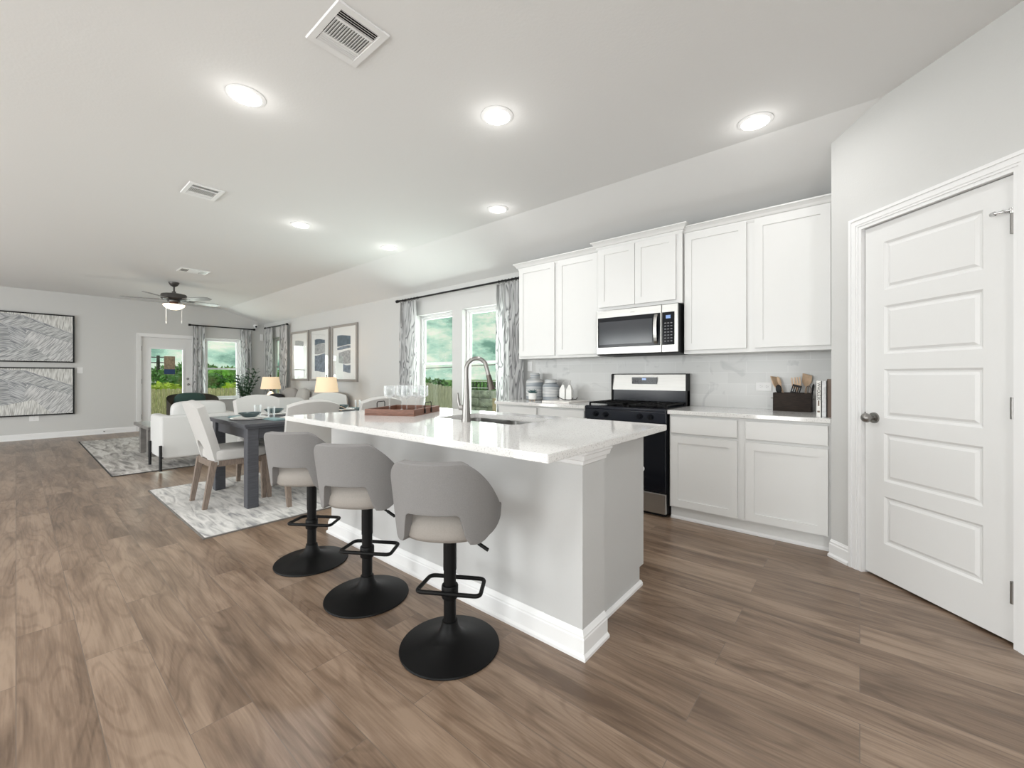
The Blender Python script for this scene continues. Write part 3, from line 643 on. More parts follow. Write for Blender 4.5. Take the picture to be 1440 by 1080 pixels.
for gx in (-.19, .19):
    bm = B()
    for xx in (-.165, -.085, 0, .085, .165): bx(bm, gx + xx - .005, gx + xx + .005, -.26, .21, .915, .927)
    for yy in (-.255, -.14, -.025, .09, .20): bx(bm, gx - .17, gx + .17, yy - .005, yy + .005, .913, .925)
    for xx in (-.165, .165):
        for yy in (-.255, .20): bx(bm, gx + xx - .007, gx + xx + .007, yy - .007, yy + .007, .896, .915)
    part('burner_grate', bm, 'iron', rg)
    for yy in (-.14, .09):
        bm = B(); lathe(bm, [(.045, 0), (.045, .008), (.03, .012), (.0, .013)], 24, (gx, yy, .896), caps=False); part('burner', bm, 'iron', rg, True)
bm = B(); bx(bm, a, b, .235, .30, .885, 1.03); part('backguard_base', bm, 'blueblack', rg)
bm = B(); prism(bm, [(.225, 1.03), (.30, 1.03), (.30, 1.182), (.245, 1.182)], 'x', a + .012, b - .012); part('backguard', bm, 'steel', rg)
bm = B(); bx(bm, a, a + .012, .22, .31, .89, 1.186); bx(bm, b - .012, b, .22, .31, .89, 1.186); bx(bm, a, b, .24, .31, 1.182, 1.190); part('backguard_trim', bm, 'black', rg)
dsp = B(); bx(dsp, -.155, .095, .224, .235, 1.09, 1.155); dp = part('display_panel', dsp, 'blackgloss', rg)
bm = B(); bx(bm, -.05, -.01, .222, .2245, 1.128, 1.146); part('clock', bm, 'disp', dp)
bm = B()
for i in range(8):
    if abs(-.14 + i * .03 + .03) > .03: bx(bm, -.14 + i * .03, -.126 + i * .03, .2225, .2245, 1.105, 1.110); bx(bm, -.14 + i * .03, -.126 + i * .03, .2225, .2245, 1.122, 1.127)
part('key_marks', bm, 'key', dp)

# ----------------------------------------------------------------- microwave
mw = thing('microwave', 'stainless over-the-range microwave with black glass door', 'microwave', (-1.573, W - .02, 1.366)); a, b = -.386, .386; yf = 3.635 - (W - .02)
bm = B(); bx(bm, a, b, yf, -.002, 0, .43, .004); part('body', bm, 'black', mw)
bm = B(); bx(bm, a, .245, yf - .018, yf + .001, .008, .425, .004); dr = part('door', bm, 'steel', mw)
bm = B(); bx(bm, a + .016, .236, yf - .021, yf - .017, .072, .356, .002); gl = part('door_glass', bm, 'blackgloss', dr)
bm = B(); bx(bm, a + .03, .165, yf - .0225, yf - .0205, .10, .315); part('window_mesh', bm, 'mwglass', gl)
bm = B(); bx(bm, .247, b, yf - .018, yf + .001, .008, .425, .004); cp = part('control_panel', bm, 'steel', mw)
bm = B(); bx(bm, .252, .358, yf - .021, yf - .017, .072, .356, .002); kp = part('keypad', bm, 'blackgloss', cp)
bm = B(); bx(bm, .285, .325, yf - .0225, yf - .0205, .30, .328); part('clock', bm, 'disp', mw)
bm = B()
for i in range(3):
    for j in range(7): bx(bm, .272 + i * .026, .288 + i * .026, yf - .0222, yf - .0205, .10 + j * .026, .108 + j * .026)
part('keys', bm, 'key', mw)
bm = B(); hp = [(.200, yf - .02, .085)] + [(.200, yf - .02 - .03 * math.sin(PI * k / 10) ** .6, .085 + .26 * k / 10) for k in range(1, 10)] + [(.200, yf - .02, .345)]
for p, q in zip(hp, hp[1:]):
    v = [bm.verts.new(c) for c in ((p[0] - .014, p[1] - .006, p[2]), (p[0] + .014, p[1] - .006, p[2]), (q[0] + .014, q[1] - .006, q[2]), (q[0] - .014, q[1] - .006, q[2]), (p[0] - .014, p[1] + .004, p[2]), (p[0] + .014, p[1] + .004, p[2]), (q[0] + .014, q[1] + .004, q[2]), (q[0] - .014, q[1] + .004, q[2]))]
    for f in ((0, 1, 2, 3), (7, 6, 5, 4), (0, 4, 5, 1), (1, 5, 6, 2), (2, 6, 7, 3), (3, 7, 4, 0)): bm.faces.new([v[i] for i in f])
part('handle', bm, 'steel', dr)
bm = B(); bx(bm, -.04, .0, yf - .0195, yf - .0178, .385, .390); part('badge', bm, 'nickel', dr)

# ================================================================= ISLAND
isl = thing('kitchen_island', 'light grey painted kitchen island base with white baseboard and corner column', 'kitchen island', (-1.95, 1.85, 0)); ox, oy = -1.95, 1.85
bm = B(); bx(bm, -3.03 - ox, -.905 - ox, 1.515 - oy, 1.70 - oy, 0, .857); part('seating_wall', bm, 'islandpaint', isl)
bm = B(); bx(bm, -1.08 - ox, -.884 - ox, 1.513 - oy, 1.705 - oy, 0, .857); part('corner_column', bm, 'islandpaint', isl)
bm = B(); bx(bm, -3.03 - ox, -.948 - ox, 1.70 - oy, 1.795 - oy, 0, .857); bx(bm, -3.03 - ox, -2.25 - ox, 1.795 - oy, 2.29 - oy, .1, .857); bx(bm, -1.45 - ox, -.948 - ox, 1.795 - oy, 2.29 - oy, .1, .857); bx(bm, -2.25 - ox, -1.45 - ox, 1.795 - oy, 2.29 - oy, .1, .66); bx(bm, -2.25 - ox, -1.45 - ox, 2.245 - oy, 2.29 - oy, .66, .857); bx(bm, -3.03 - ox, -.948 - ox, 1.795 - oy, 2.24 - oy, 0, .1); part('cabinet_body', bm, 'islandpaint', isl)
bm = B(); bx(bm, -.955 - ox, -.945 - ox, 1.705 - oy, 2.295 - oy, .1, .857); bx(bm, -.955 - ox, -.945 - ox, 1.705 - oy, 2.24 - oy, 0, .1); part('end_panel', bm, 'islandpaint', isl)
base_prof = [(0, .026), (.012, .026), (.022, .016), (.080, .016), (.085, .013), (.092, .013), (.096, .010), (.108, .003), (.112, 0)]
bm = B(); loft_rect(bm, -3.03 - ox, -.884 - ox, 1.513 - oy, 1.705 - oy, base_prof, 1, 1, 1, 0); part('baseboard', bm, 'trim', isl)
bm = B(); prism(bm, [(-.948 - ox, 0), (-.93 - ox, 0), (-.93 - ox, .014), (-.938 - ox, .024), (-.948 - ox, .026)], 'y', 1.705 - oy, 2.25 - oy); part('shoe_moulding', bm, 'trim', isl)
bm = B(); loft_rect(bm, -1.08 - ox, -.884 - ox, 1.513 - oy, 1.705 - oy, [(.795, .0), (.80, .006), (.815, .008), (.82, .018), (.84, .022), (.845, .027), (.857, .027)], 1, 1, 1, 1); part('capital', bm, 'trim', isl)
for i in range(4):
    x0 = -3.01 + i * .515; bm = B(); shaker(bm, x0 - ox, x0 + .50 - ox, .12, .83, 2.29 - oy, .02, .057, 0); part('door', bm, 'cabinet', isl)
bm = B(); lathe(bm, [(0, 0), (.017, .003), (.019, .012), (.012, .02), (.007, .03)], 18); xf(bm, Matrix.Translation((-.975 - ox, 2.345 - oy, .63)) @ Matrix.Rotation(R(90), 4, 'X')); bmesh.ops.recalc_face_normals(bm, faces=bm.faces); part('cabinet_knob', bm, 'plastic_white', isl, True)
# island slab with sink opening
SX0, SX1, SY0, SY1 = -2.20, -1.50, 1.815, 2.225
bm = B(); TX0, TX1, TY0, TY1 = -3.09, -.848, 1.212, 2.395
def rrect(x0, x1, y0, y1, r, n=6):
    P = []
    for cx, cy, a0 in ((x1 - r, y0 + r, -90), (x1 - r, y1 - r, 0), (x0 + r, y1 - r, 90), (x0 + r, y0 + r, 180)):
        for k in range(n + 1): a = R(a0 + 90 * k / n); P.append((cx + r * math.cos(a), cy + r * math.sin(a)))
    return P
inn = rrect(SX0, SX1, SY0, SY1, .05); m_ = len(inn); k = m_ // 4
out = [(TX1, TY0), (TX1, TY1), (TX0, TY1), (TX0, TY0)]
for z, flip in ((.89, 0), (.857, 1)):
    vi = [bm.verts.new((x, y, z)) for x, y in inn]; vo = [bm.verts.new((x, y, z)) for x, y in out]
    if z == .89: top_i, top_o = vi, vo
    else: bot_i, bot_o = vi, vo
    for c in range(4):
        seg = vi[c * k:(c + 1) * k]; nx = vi[((c + 1) * k) % m_]
        for p, q in zip(seg, seg[1:]): bm.faces.new((vo[c], p, q))
        bm.faces.new((vo[c], seg[-1], nx, vo[(c + 1) % 4]))
for i in range(m_): bm.faces.new((top_i[i], top_i[(i + 1) % m_], bot_i[(i + 1) % m_], bot_i[i]))
for i in range(4): bm.faces.new((top_o[i], top_o[(i + 1) % 4], bot_o[(i + 1) % 4], bot_o[i]))
bmesh.ops.recalc_face_normals(bm, faces=bm.faces)
bmesh.ops.bevel(bm, geom=[e for e in bm.edges if all((abs(v.co.x - TX0) < 1e-4 or abs(v.co.x - TX1) < 1e-4 or abs(v.co.y - TY0) < 1e-4 or abs(v.co.y - TY1) < 1e-4) for v in e.verts)], offset=.003, segments=2, affect='EDGES')
single('countertop', bm, 'quartz', 'long white quartz island countertop with sink opening', 'countertop', group='quartz countertops')
# sink
sk = thing('sink', 'undermount stainless double bowl sink set in the island countertop', 'sink', (-1.85, 2.02, .857))
def basin(x0, x1, y0, y1, dep):
    bm = B(); rings = []
    for z, ins, r in ((-.001, -.006, .05), (-.001, 0, .05), (-dep + .02, .012, .05), (-dep, .035, .05)):
        rings.append([bm.verts.new((x + 1.85, y - 2.02, z)) for x, y in rrect(x0 + ins, x1 - ins, y0 + ins, y1 - ins, r)])
    for p, q in zip(rings, rings[1:]):
        for i in range(len(p)): bm.faces.new((p[i], p[(i + 1) % len(p)], q[(i + 1) % len(p)], q[i]))
    bm.faces.new(rings[-1]); bmesh.ops.solidify(bm, geom=bm.faces[:], thickness=.002); return bm
xm = -1.85
part('bowl', basin(SX0 + .0, xm - .012, SY0, SY1, .17), 'steel', sk, True); part('bowl', basin(xm + .012, SX1 - .0, SY0, SY1, .17), 'steel', sk, True)
for s in (-.17, .17):
    bm = B(); lathe(bm, [(.045, .0), (.045, .004), (.03, .001), (0, .001)], 24, (s, .0, -.168), caps=False); part('drain', bm, 'chrome', sk, True)
# faucet
fc = thing('faucet', 'tall brushed nickel gooseneck faucet at the island sink', 'faucet', (-1.842, 1.765, .89))
bm = B(); lathe(bm, [(.029, 0), (.029, .006), (.026, .02), (.0225, .10), (.019, .16), (.0145, .235), (.014, .26)], 28); part('body', bm, 'nickel', fc, True)
bm = B(); dx, dy = .80, .60   # spout direction
def sp(d, z): return (dx * d, dy * d, z)
arc = [sp(0, .25), sp(0, .29)] + [sp(.064 - .064 * math.cos(a), .318 + .068 * math.sin(a)) for a in [PI * k / 16 for k in range(0, 14)]] 
arc += [sp(.132, .30), sp(.139, .27)]
tube(bm, arc, .0125, 16); part('gooseneck', bm, 'nickel', fc, True)
bm = B(); cyl(bm, sp(.136, .285), sp(.150, .225), .0145, .018, 20); cyl(bm, sp(.150, .225), sp(.156, .195), .019, .022, 20); part('spray_head', bm, 'nickel_reflection', fc, True)
bm = B(); hd = Vector((-.767, -.20, 0)).normalized(); cyl(bm, (0, 0, .085), hd * .045 + Vector((0, 0, .085)), .016, .016, 16)
tube(bm, [hd * .045 + Vector((0, 0, .07)), hd * .052 + Vector((0, 0, .10)), hd * .060 + Vector((0, 0, .14)), hd * .062 + Vector((0, 0, .175))], .008, 10, radii=[.007, .010, .0085, .004]); part('lever', bm, 'nickel', fc, True)

# ================================================================= TRAY + GLASSES
tr = thing('serving_tray', 'reddish brown wooden tray with black wire handles on the island', 'tray', (-2.62, 1.87, .89), R(27))
bm = B(); hx, hy = .19, .225; t_ = .014; h_ = .045
bx(bm, -hx, hx, -hy, hy, 0, .010); bx(bm, -hx, hx, -hy, -hy + t_, .010, h_, .002); bx(bm, -hx, hx, hy - t_, hy, .010, h_, .002); bx(bm, -hx, -hx + t_, -hy + t_, hy - t_, .010, h_, .002); bx(bm, hx - t_, hx, -hy + t_, hy - t_, .010, h_, .002)
part('tray_body', bm, 'tray_wood', tr)
for s in (-1, 1):
    bm = B(); y = 0; x = s * (hx + .003)
    tube(bm, [(x, -.055, .015), (x, -.055, .075), (x, -.045, .085), (x, .045, .085), (x, .055, .075), (x, .055, .015)], .0035, 8)
    for q in (-.055, .055): bx(bm, x - .004, x + .004, q - .008, q + .008, .008, .038)
    part('handle', bm, 'iron', tr, True)
def wineglass():
    bm = B(); lathe(bm, [(0, 0), (.033, .001), (.033, .003), (.006, .008), (.0035, .02), (.0035, .095), (.012, .105), (.036, .115), (.040, .125), (.040, .195), (.0385, .195), (.0385, .128), (.034, .119), (.0, .112)], 28, caps=False); return bm
WG = [(-2.69, 1.79, 'wine glass standing at the left end of the wooden tray'), (-2.745, 1.935, 'wine glass standing at the back corner of the wooden tray'), (-2.575, 1.86, 'wine glass standing in the front middle of the wooden tray'), (-2.655, 2.00, 'wine glass at the back right of the wooden tray'), (-2.535, 1.975, 'wine glass nearest the right handle of the wooden tray')]
g = single('wine_glass', wineglass(), 'clear', 'clear ' + WG[0][2], 'wine glass', (*WG[0][:2], .90), 0, 'wine glasses on the tray', 'all')
for x, y, l in WG[1:]: dup(g, (x, y, .90), 0, 'clear ' + l)

# ================================================================= BAR STOOLS
def stool():
    t = thing('bar_stool', '', 'bar stool', (0, 0, 0), 0, 'grey swivel bar stools along the island')
    bm = B(); lathe(bm, [(0, 0), (.213, 0), (.215, .004), (.213, .009), (.15, .022), (.08, .042), (.05, .06), (.038, .085), (.033, .11), (.0, .11)], 48, caps=False); part('base', bm, 'iron', t, True)
    bm = B(); cyl(bm, (0, 0, .10), (0, 0, .34), .0265, .0265, 24); cyl(bm, (0, 0, .33), (0, 0, .52), .0285, .0285, 24); part('column', bm, 'iron', t, True)
    bm = B(); pts = []
    z = .240
    corners = [(-.17, .02), (-.12, .135), (.12, .135), (.17, .02)]
    cs = [(-.175, -.015), (-.125, .13), (.125, .13), (.175, -.015)]
    # rounded trapezoid loop
    loop = [(-.142, -.035), (-.128, .118), (.128, .118), (.142, -.035)]
    out = []
    for i in range(4):
        p = Vector(loop[i]); a = Vector(loop[i - 1]); b = Vector(loop[(i + 1) % 4]); ra = (a - p).normalized() * .028; rb = (b - p).normalized() * .028
        for k in range(6):
            u = k / 5; out.append((p + ra) * (1 - u) ** 2 + p * 2 * u * (1 - u) + (p + rb) * u * u)
    tube(bm, [(q.x, q.y, z) for q in out], .0092, 10, True); lathe(bm, [(.034, -.03), (.036, -.025), (.036, .02), (.034, .025)], 20, (0, 0, z)); part('footrest', bm, 'iron', t, True)
    bm = B(); cyl(bm, (.03, -.01, .505), (.145, -.055, .470), .0055, .0055, 8); cyl(bm, (.14, -.053, .472), (.185, -.072, .455), .0075, .0075, 8); part('height_lever', bm, 'iron', t, True)
    bm = B(); lathe(bm, [(.08, 0), (.08, .015), (.03, .02)], 24, (0, 0, .495)); part('swivel_plate', bm, 'iron', t, True)
    # seat cushion: rounded, slightly domed
    bm = B(); n = 40; rings = []
    def outline(a, sc):
        ca, sa = math.cos(a), math.sin(a); p = 2.4; L = (abs(ca) ** p + abs(sa) ** p) ** (-1 / p); return (.195 * L * ca * sc, .195 * L * sa * sc + .0)
    for z, sc in ((.512, .80), (.516, .93), (.535, 1.0), (.575, 1.0), (.598, .95), (.608, .82), (.612, .5), (.613, .1)):
        rings.append([bm.verts.new((*outline(2 * PI * i / n, sc), z)) for i in range(n)])
    for p, q in zip(rings, rings[1:]):
        for i in range(n): bm.faces.new((p[i], p[(i + 1) % n], q[(i + 1) % n], q[i]))
    bm.faces.new(rings[0][::-1]); bm.faces.new(rings[-1]); part('seat', bm, 'fabric_seat', t, 'all', label='beige grey upholstered seat')
    # wrap-around back shell with cut-out
    bm = B(); na, nr = 64, 12; grid = []
    A = R(112)
    for i in range(na + 1):
        th = -A + 2 * A * i / na; ath = abs(math.degrees(th))
        # top and bottom edge of the shell
        u = min(1, max(0, (ath - 30) / 74)); top = .842 - .235 * (u * u * (3 - 2 * u)) ** .85
        if ath < 26: bot = .640
        elif ath < 38: u = (ath - 26) / 12; u = u * u * (3 - 2 * u); bot = .640 - .125 * u
        else: u = (ath - 38) / 74; bot = .515 - .010 * math.sin(min(1, u * 3) * PI) + .055 * u ** 1.3
        row = []
        for j in range(nr + 1):
            v = j / nr; z = bot + (top - bot) * v; lean = (z - .53) * .20 * max(0, math.cos(th))
            wid = .93 + (z - .53) * .34
            p = 2.25; ca, sa = abs(math.cos(th)), abs(math.sin(th)); L = (ca ** p + sa ** p) ** (-1 / p)
            x = .232 * L * math.sin(th) * wid; y = -.222 * L * math.cos(th) - lean
            row.append(bm.verts.new((x, y, z)))
        grid.append(row)
    for i in range(na):
        for j in range(nr): bm.faces.new((grid[i][j], grid[i + 1][j], grid[i + 1][j + 1], grid[i][j + 1]))
    bmesh.ops.recalc_face_normals(bm, faces=bm.faces)
    bmesh.ops.solidify(bm, geom=bm.faces[:], thickness=.036)
    o = part('backrest', bm, 'fabric_stool', t, 'all')
    md = o.modifiers.new('bevel', 'BEVEL'); md.width = .014; md.segments = 3; md.limit_method = 'ANGLE'; md.angle_limit = R(50)
    return t
st = stool(); st.location = (-1.365, 1.21, 0); st.rotation_euler = (0, 0, R(31)); st['label'] = 'grey upholstered swivel bar stool nearest the camera, at the right end of the row'
dup(st, (-2.01, 1.20, 0), R(32), 'grey upholstered swivel bar stool in the middle of the row of three')
dup(st, (-2.655, 1.20, 0), R(34), 'grey upholstered swivel bar stool nearest the dining table')

# ================================================================= DINING
def rug(label, x0, x1, y0, y1, m):
    bm = B(); bx(bm, x0, x1, y0, y1, .0005, .010, .003); t = thing('area_rug', label, 'rug'); part('pile', bm, m, t)
    bm = B(); w = .012
    for a in ((x0 - w, x1 + w, y0 - w, y0), (x0 - w, x1 + w, y1, y1 + w), (x0 - w, x0, y0, y1), (x1, x1 + w, y0, y1)): bx(bm, *a, .0005, .009)
    part('binding', bm, 'label_dark' if m == 'rug2' else 'coffee_wood', t)
rug('pale grey and white abstract rug under the dining table', -5.52, -3.60, .87, 3.62, 'rug')
rug('grey and brown mottled rug under the coffee table and armchairs', -10.55, -6.62, .72, 3.14, 'rug2')
tb = thing('dining_table', 'dark charcoal rectangular dining table on thick square legs', 'table', (-4.575, 2.15, .01))
bm = B(); bx(bm, -.525, .525, -.89, .89, .715, .74, .003); bx(bm, -.515, .515, -.88, .88, .698, .715, .003); part('tabletop', bm, 'table_dark', tb)
bm = B(); bx(bm, -.47, .47, -.835, -.81, .60, .70); bx(bm, -.47, .47, .81, .835, .60, .70); bx(bm, -.47, -.445, -.81, .81, .60, .70); bx(bm, .445, .47, -.81, .81, .60, .70); part('apron', bm, 'table_dark', tb)
for sx in (-1, 1):
    for sy in (-1, 1): bm = B(); bx(bm, sx * .452 - .045, sx * .452 + .045, sy * .815 - .045, sy * .815 + .045, 0, .70, .004); part('leg', bm, 'table_dark', tb)

def dchair():
    t = thing('dining_chair', '', 'dining chair', (0, 0, .01), 0, 'upholstered dining chairs around the table')
    bm = B(); cushion(bm, -.235, .235, -.20, .25, .40, .505, 7, 12); part('seat', bm, 'fabric_chair', t, 'all')
    # back: slab leaning backwards with an arched cut-out at its foot
    bm = B(); nx, nz = 40, 40; grid = {}
    zt = .925
    def inside(x, z): return not ((x / .085) ** 2 + ((z - .42) / .135) ** 2 < 1)
    def yb(z): return -.205 - .155 * ((z - .38) / .56) ** 1.15 if z > .38 else -.205
    xs = [-.235 + .47 * i / nx for i in range(nx + 1)]
    top = lambda x: zt - .045 * (abs(x) / .235) ** 2.2 
    V = {}
    for i, x in enumerate(xs):
        for j in range(nz + 1):
            v = j / nz
            z = .37 + (top(x) - .37) * v; taper = 1 - .06 * (1 - v)
            # arch: push vertices inside the opening up to its rim
            if abs(x) < .104:
                rim = .42 + .16 * math.sqrt(max(0, 1 - (x / .105) ** 2)); z = rim + (top(x) - rim) * v
            curve = .025 * (abs(x) / .235) ** 2
            V[i, j] = bm.verts.new((x * taper, yb(z) + curve, z))
    for i in range(nx):
        for j in range(nz): bm.faces.new((V[i, j], V[i + 1, j], V[i + 1, j + 1], V[i, j + 1]))
    bmesh.ops.recalc_face_normals(bm, faces=bm.faces); bmesh.ops.solidify(bm, geom=bm.faces[:], thickness=.065)
    o = part('backrest', bm, 'fabric_chair', t, 'all'); md = o.modifiers.new('bevel', 'BEVEL'); md.width = .018; md.segments = 3; md.limit_method = 'ANGLE'; md.angle_limit = R(55)
    bm = B(); bx(bm, -.215, .215, -.21, .235, .355, .41); part('seat_frame', bm, 'leg_wood', t)
    for s in (-1, 1):
        bm = B(); beam(bm, (s * .195, .215, 0), (s * .205, .21, .40), .032, .05); part('leg', bm, 'leg_wood', t)
        bm = B(); beam(bm, (s * .20, -.255, 0), (s * .205, -.19, .40), .034, .05); part('leg', bm, 'leg_wood', t)
    return t
dc = dchair(); dc.location = (-4.56, 1.305, .01); dc['label'] = 'light upholstered dining chair at the near end of the table, its whole back visible'
dup(dc, (-4.99, 1.77, .01), R(-90), 'light upholstered dining chair across the table, nearer the patio door')
dup(dc, (-4.99, 2.60, .01), R(-90), 'light upholstered dining chair across the table, in front of the table lamp')
dup(dc, (-4.13, 1.755, .01), R(90), 'light upholstered dining chair on the island side, just behind the farthest bar stool')
dup(dc, (-4.13, 2.46, .01), R(90), 'light upholstered dining chair on the island side, behind the wooden tray')
dup(dc, (-4.575, 3.10, .01), R(180), 'light upholstered dining chair at the window end of the table')
# place settings
def disc(r, h, n=36): bm = B(); lathe(bm, [(0, 0), (r * .6, 0), (r, h * .6), (r, h), (r * .62, h * .45), (0, h * .4)], n, caps=False); return bm
seats = [((-4.575, 1.47), 0, 'at the near end of the table'), ((-4.88, 1.80), -90, 'before the far-side chair nearer the patio door'), ((-4.88, 2.56), -90, 'before the far-side chair by the table lamp'),
         ((-4.27, 1.80), 90, 'before the island-side chair nearer the camera'), ((-4.27, 2.50), 90, 'before the island-side chair nearer the windows'), ((-4.575, 2.84), 180, 'at the window end of the table')]
proto = {}
def inst(key, mkf, m, loc, rz, label, cat, group, smooth=True):
    if key not in proto:
        proto[key] = single(key, mkf(), m, label, cat, loc, rz, group, smooth); return proto[key]
    return dup(proto[key], loc, rz, label, group)
TZ = .7505
def bowl(): bm = B(); lathe(bm, [(0, 0), (.045, .0), (.075, .02), (.098, .045), (.096, .047), (.072, .024), (.04, .006), (0, .005)], 36, caps=False); return bm
def tumbler(): bm = B(); lathe(bm, [(0, 0), (.028, 0), (.034, .12), (.0325, .12), (.0265, .006), (0, .006)], 24, caps=False); return bm
def napkin():
    bm = B(); n = 8; top = []
    bx(bm, -.05, .05, -.11, .11, 0, .010, .004); bx(bm, -.035, .045, -.105, .10, .010, .017, .003); return bm
for (x, y), a, w in seats:
    ar = R(a); fx, fy = -math.sin(ar), math.cos(ar); rx, ry = math.cos(ar), math.sin(ar)
    inst('charger', lambda: disc(.165, .012), 'marble', (x, y, TZ), 0, 'pale round charger plate ' + w, 'plate', 'charger plates on the dining table')
    inst('dinner_plate', lambda: disc(.132, .014), 'ceramic_white', (x, y, TZ + .0065), 0, 'white dinner plate on its charger ' + w, 'plate', 'dinner plates on the dining table')
    inst('bowl', bowl, 'ceramic_teal', (x, y, TZ + .0135), 0, 'dark teal bowl stacked on the plate ' + w, 'bowl', 'teal bowls on the dining table')
    inst('napkin', napkin, 'napkin', (x - rx * .225, y - ry * .225, TZ), ar + R(8), 'folded blue grey napkin ' + w, 'napkin', 'napkins on the dining table', False)
    inst('tumbler', tumbler, 'clear', (x + rx * .20 + fx * .12, y + ry * .20 + fy * .12, TZ), 0, 'clear tall tumbler ' + w, 'glass', 'tumblers on the dining table')
# centrepiece
cpx = thing('centrepiece_branch', 'small pale branch decoration in a low bowl in the middle of the dining table', 'decoration', (-4.575, 2.30, TZ))
bm = B(); lathe(bm, [(0, 0), (.05, 0), (.07, .03), (.066, .03), (.045, .006), (0, .006)], 28, caps=False); part('bowl', bm, 'ceramic_white', cpx, True)
bm = B(); rn = random.Random(3)
for k in range(9):
    a = rn.uniform(0, 2 * PI); p = [(0, 0, .01)]
    for i in range(1, 6): p.append((math.cos(a + i * .25) * .03 * i, math.sin(a + i * .25) * .03 * i, .02 + .05 * math.sin(i * .6)))
    tube(bm, p, .003, 6)
part('branches', bm, 'utensil_wood', cpx, True)

# ================================================================= LIVING AREA
def armchair():
    t = thing('armchair', '', 'armchair', (0, 0, 0), 0, 'white armchairs with black metal legs')
    bm = B(); bx(bm, -.33, .35, -.42, -.30, .13, .66, .035, 4); part('arm', bm, 'fabric_white', t, True)
    bm = B(); bx(bm, -.33, .35, .30, .42, .13, .66, .035, 4); part('arm', bm, 'fabric_white', t, True)
    bm = B(); bx(bm, .24, .352, -.425, .425, .13, .665, .03, 4); part('back_panel', bm, 'fabric_white', t, True)
    bm = B(); bx(bm, -.31, .25, -.31, .31, .15, .32, .02); part('seat_base', bm, 'fabric_white', t)
    bm = B(); cushion(bm, -.36, .20, -.30, .30, .30, .46, 6, 10); part('seat_cushion', bm, 'fabric_white', t, 'all')
    bm = B(); cushion(bm, .06, .25, -.295, .295, .44, .83, 5, 12); part('back_cushion', bm, 'fabric_white', t, 'all')
    for sx in (-.24, .38):
        for s in (-1, 1):
            bm = B(); xx = sx; cyl(bm, (xx, s * .435, 0), (xx, s * .435, .31), .016, .016, 12); cyl(bm, (xx, s * .435, .155), (xx - .09 * (1 if sx > 0 else -1), s * .36, .155), .008, .008, 8); part('leg', bm, 'black', t, True)
    return t
ac = armchair(); ac.location = (-6.88, 1.56, .01); ac['label'] = 'white armchair with black metal legs seen from behind, left of the near dining chair'
dup(ac, (-6.88, 2.62, .01), 0, 'white armchair further back, its cushion showing between the dining chairs')
bm = B(); cushion(bm, .02, .20, -.40, .42, .0, .22, 5, 12)
single('lumbar_pillow', bm, 'fabric_white', 'long pale pillow lying on top of the nearer white armchair', 'pillow', (-6.92, 1.56, .64), 0, None, 'all') if False else bm.free()
ct = thing('coffee_table', 'grey wood coffee table with thick slab legs left of the white armchair', 'coffee table', (-8.10, 1.75, .01))
bm = B(); bx(bm, -.60, .50, -.57, .57, .395, .44, .004); part('tabletop', bm, 'coffee_wood', ct)
for sx in (-.22, .30):
    for sy in (-.50, .50): bm = B(); bx(bm, sx - .05, sx + .05, sy - .05, sy + .05, 0, .395, .003); part('leg', bm, 'coffee_wood', ct)
# brown accent chair with green pillow
bc = thing('accent_chair', 'brown curved-back accent chair in front of the far window and patio door', 'armchair', (-10.2, 2.28, 0)); bc.location.z = .01
bm = B(); n = 30; g = []
for i in range(n + 1):
    th = -R(115) + 2 * R(115) * i / n; top = .80 - .18 * (abs(th) / R(115)) ** 2.5; row = []
    for j in range(9): z = .22 + (top - .22) * j / 8; row.append(bm.verts.new((-.36 * math.cos(th) - .05 * (z - .2), .42 * math.sin(th), z)))
    g.append(row)
for i in range(n):
    for j in range(8): bm.faces.new((g[i][j], g[i + 1][j], g[i + 1][j + 1], g[i][j + 1]))
bmesh.ops.solidify(bm, geom=bm.faces[:], thickness=.06); part('back_shell', bm, 'fabric_brown', bc, 'all')
bm = B(); cushion(bm, -.30, .34, -.34, .34, .24, .44, 5, 10); part('seat', bm, 'fabric_brown', bc, 'all')
for sx in (-.2, .25):
    for sy in (-.25, .25): bm = B(); beam(bm, (sx * 1.1, sy * 1.1, 0), (sx, sy, .26), .03, .04); part('leg', bm, 'leg_wood', bc)
bm = B(); cushion(bm, -.08, .08, -.26, .26, 0, .38, 3.2, 12); single('green_pillow', bm, 'velvet_green', 'dark green velvet pillow leaning in the brown accent chair', 'pillow', (-10.33, 2.25, .45), 0, None, 'all')
# sofa
sf = thing('sofa', 'beige grey sofa under the three framed prints', 'sofa', (-8.35, 3.62, 0)); sf.location.z = 0
bm = B(); bx(bm, -1.05, 1.05, -.42, .33, .10, .30, .02); part('base', bm, 'fabric_sofa', sf)
bm = B(); cushion(bm, -1.08, 1.08, .12, .38, .12, .86, 7, 14); part('backrest', bm, 'fabric_sofa', sf, 'all')
for s in (-1, 1): bm = B(); cushion(bm, s * 1.0 - .10, s * 1.0 + .10, -.45, .38, .10, .66, 6, 12); part('arm', bm, 'fabric_sofa', sf, 'all')
for x in (-.60, 0, .60): bm = B(); cushion(bm, x - .30, x + .30, -.44, .16, .29, .47, 6, 10); part('seat_cushion', bm, 'fabric_sofa', sf, 'all')
for sx in (-.95, .95):
    for sy in (-.36, .28): bm = B(); beam(bm, (sx, sy, 0), (sx, sy, .11), .04, .05); part('leg', bm, 'black', sf)
def pillow(label, loc, rz, m, tilt=12, h=.46, w=.25):
    bm = B(); n = 14
    cushion(bm, -w, w, -.09, .09, 0, h, 3.0, 12); xf(bm, Matrix.Rotation(R(-tilt), 4, 'X')); return single('throw_pillow', bm, m, label, 'pillow', loc, rz, 'pillows on the sofa', 'all')
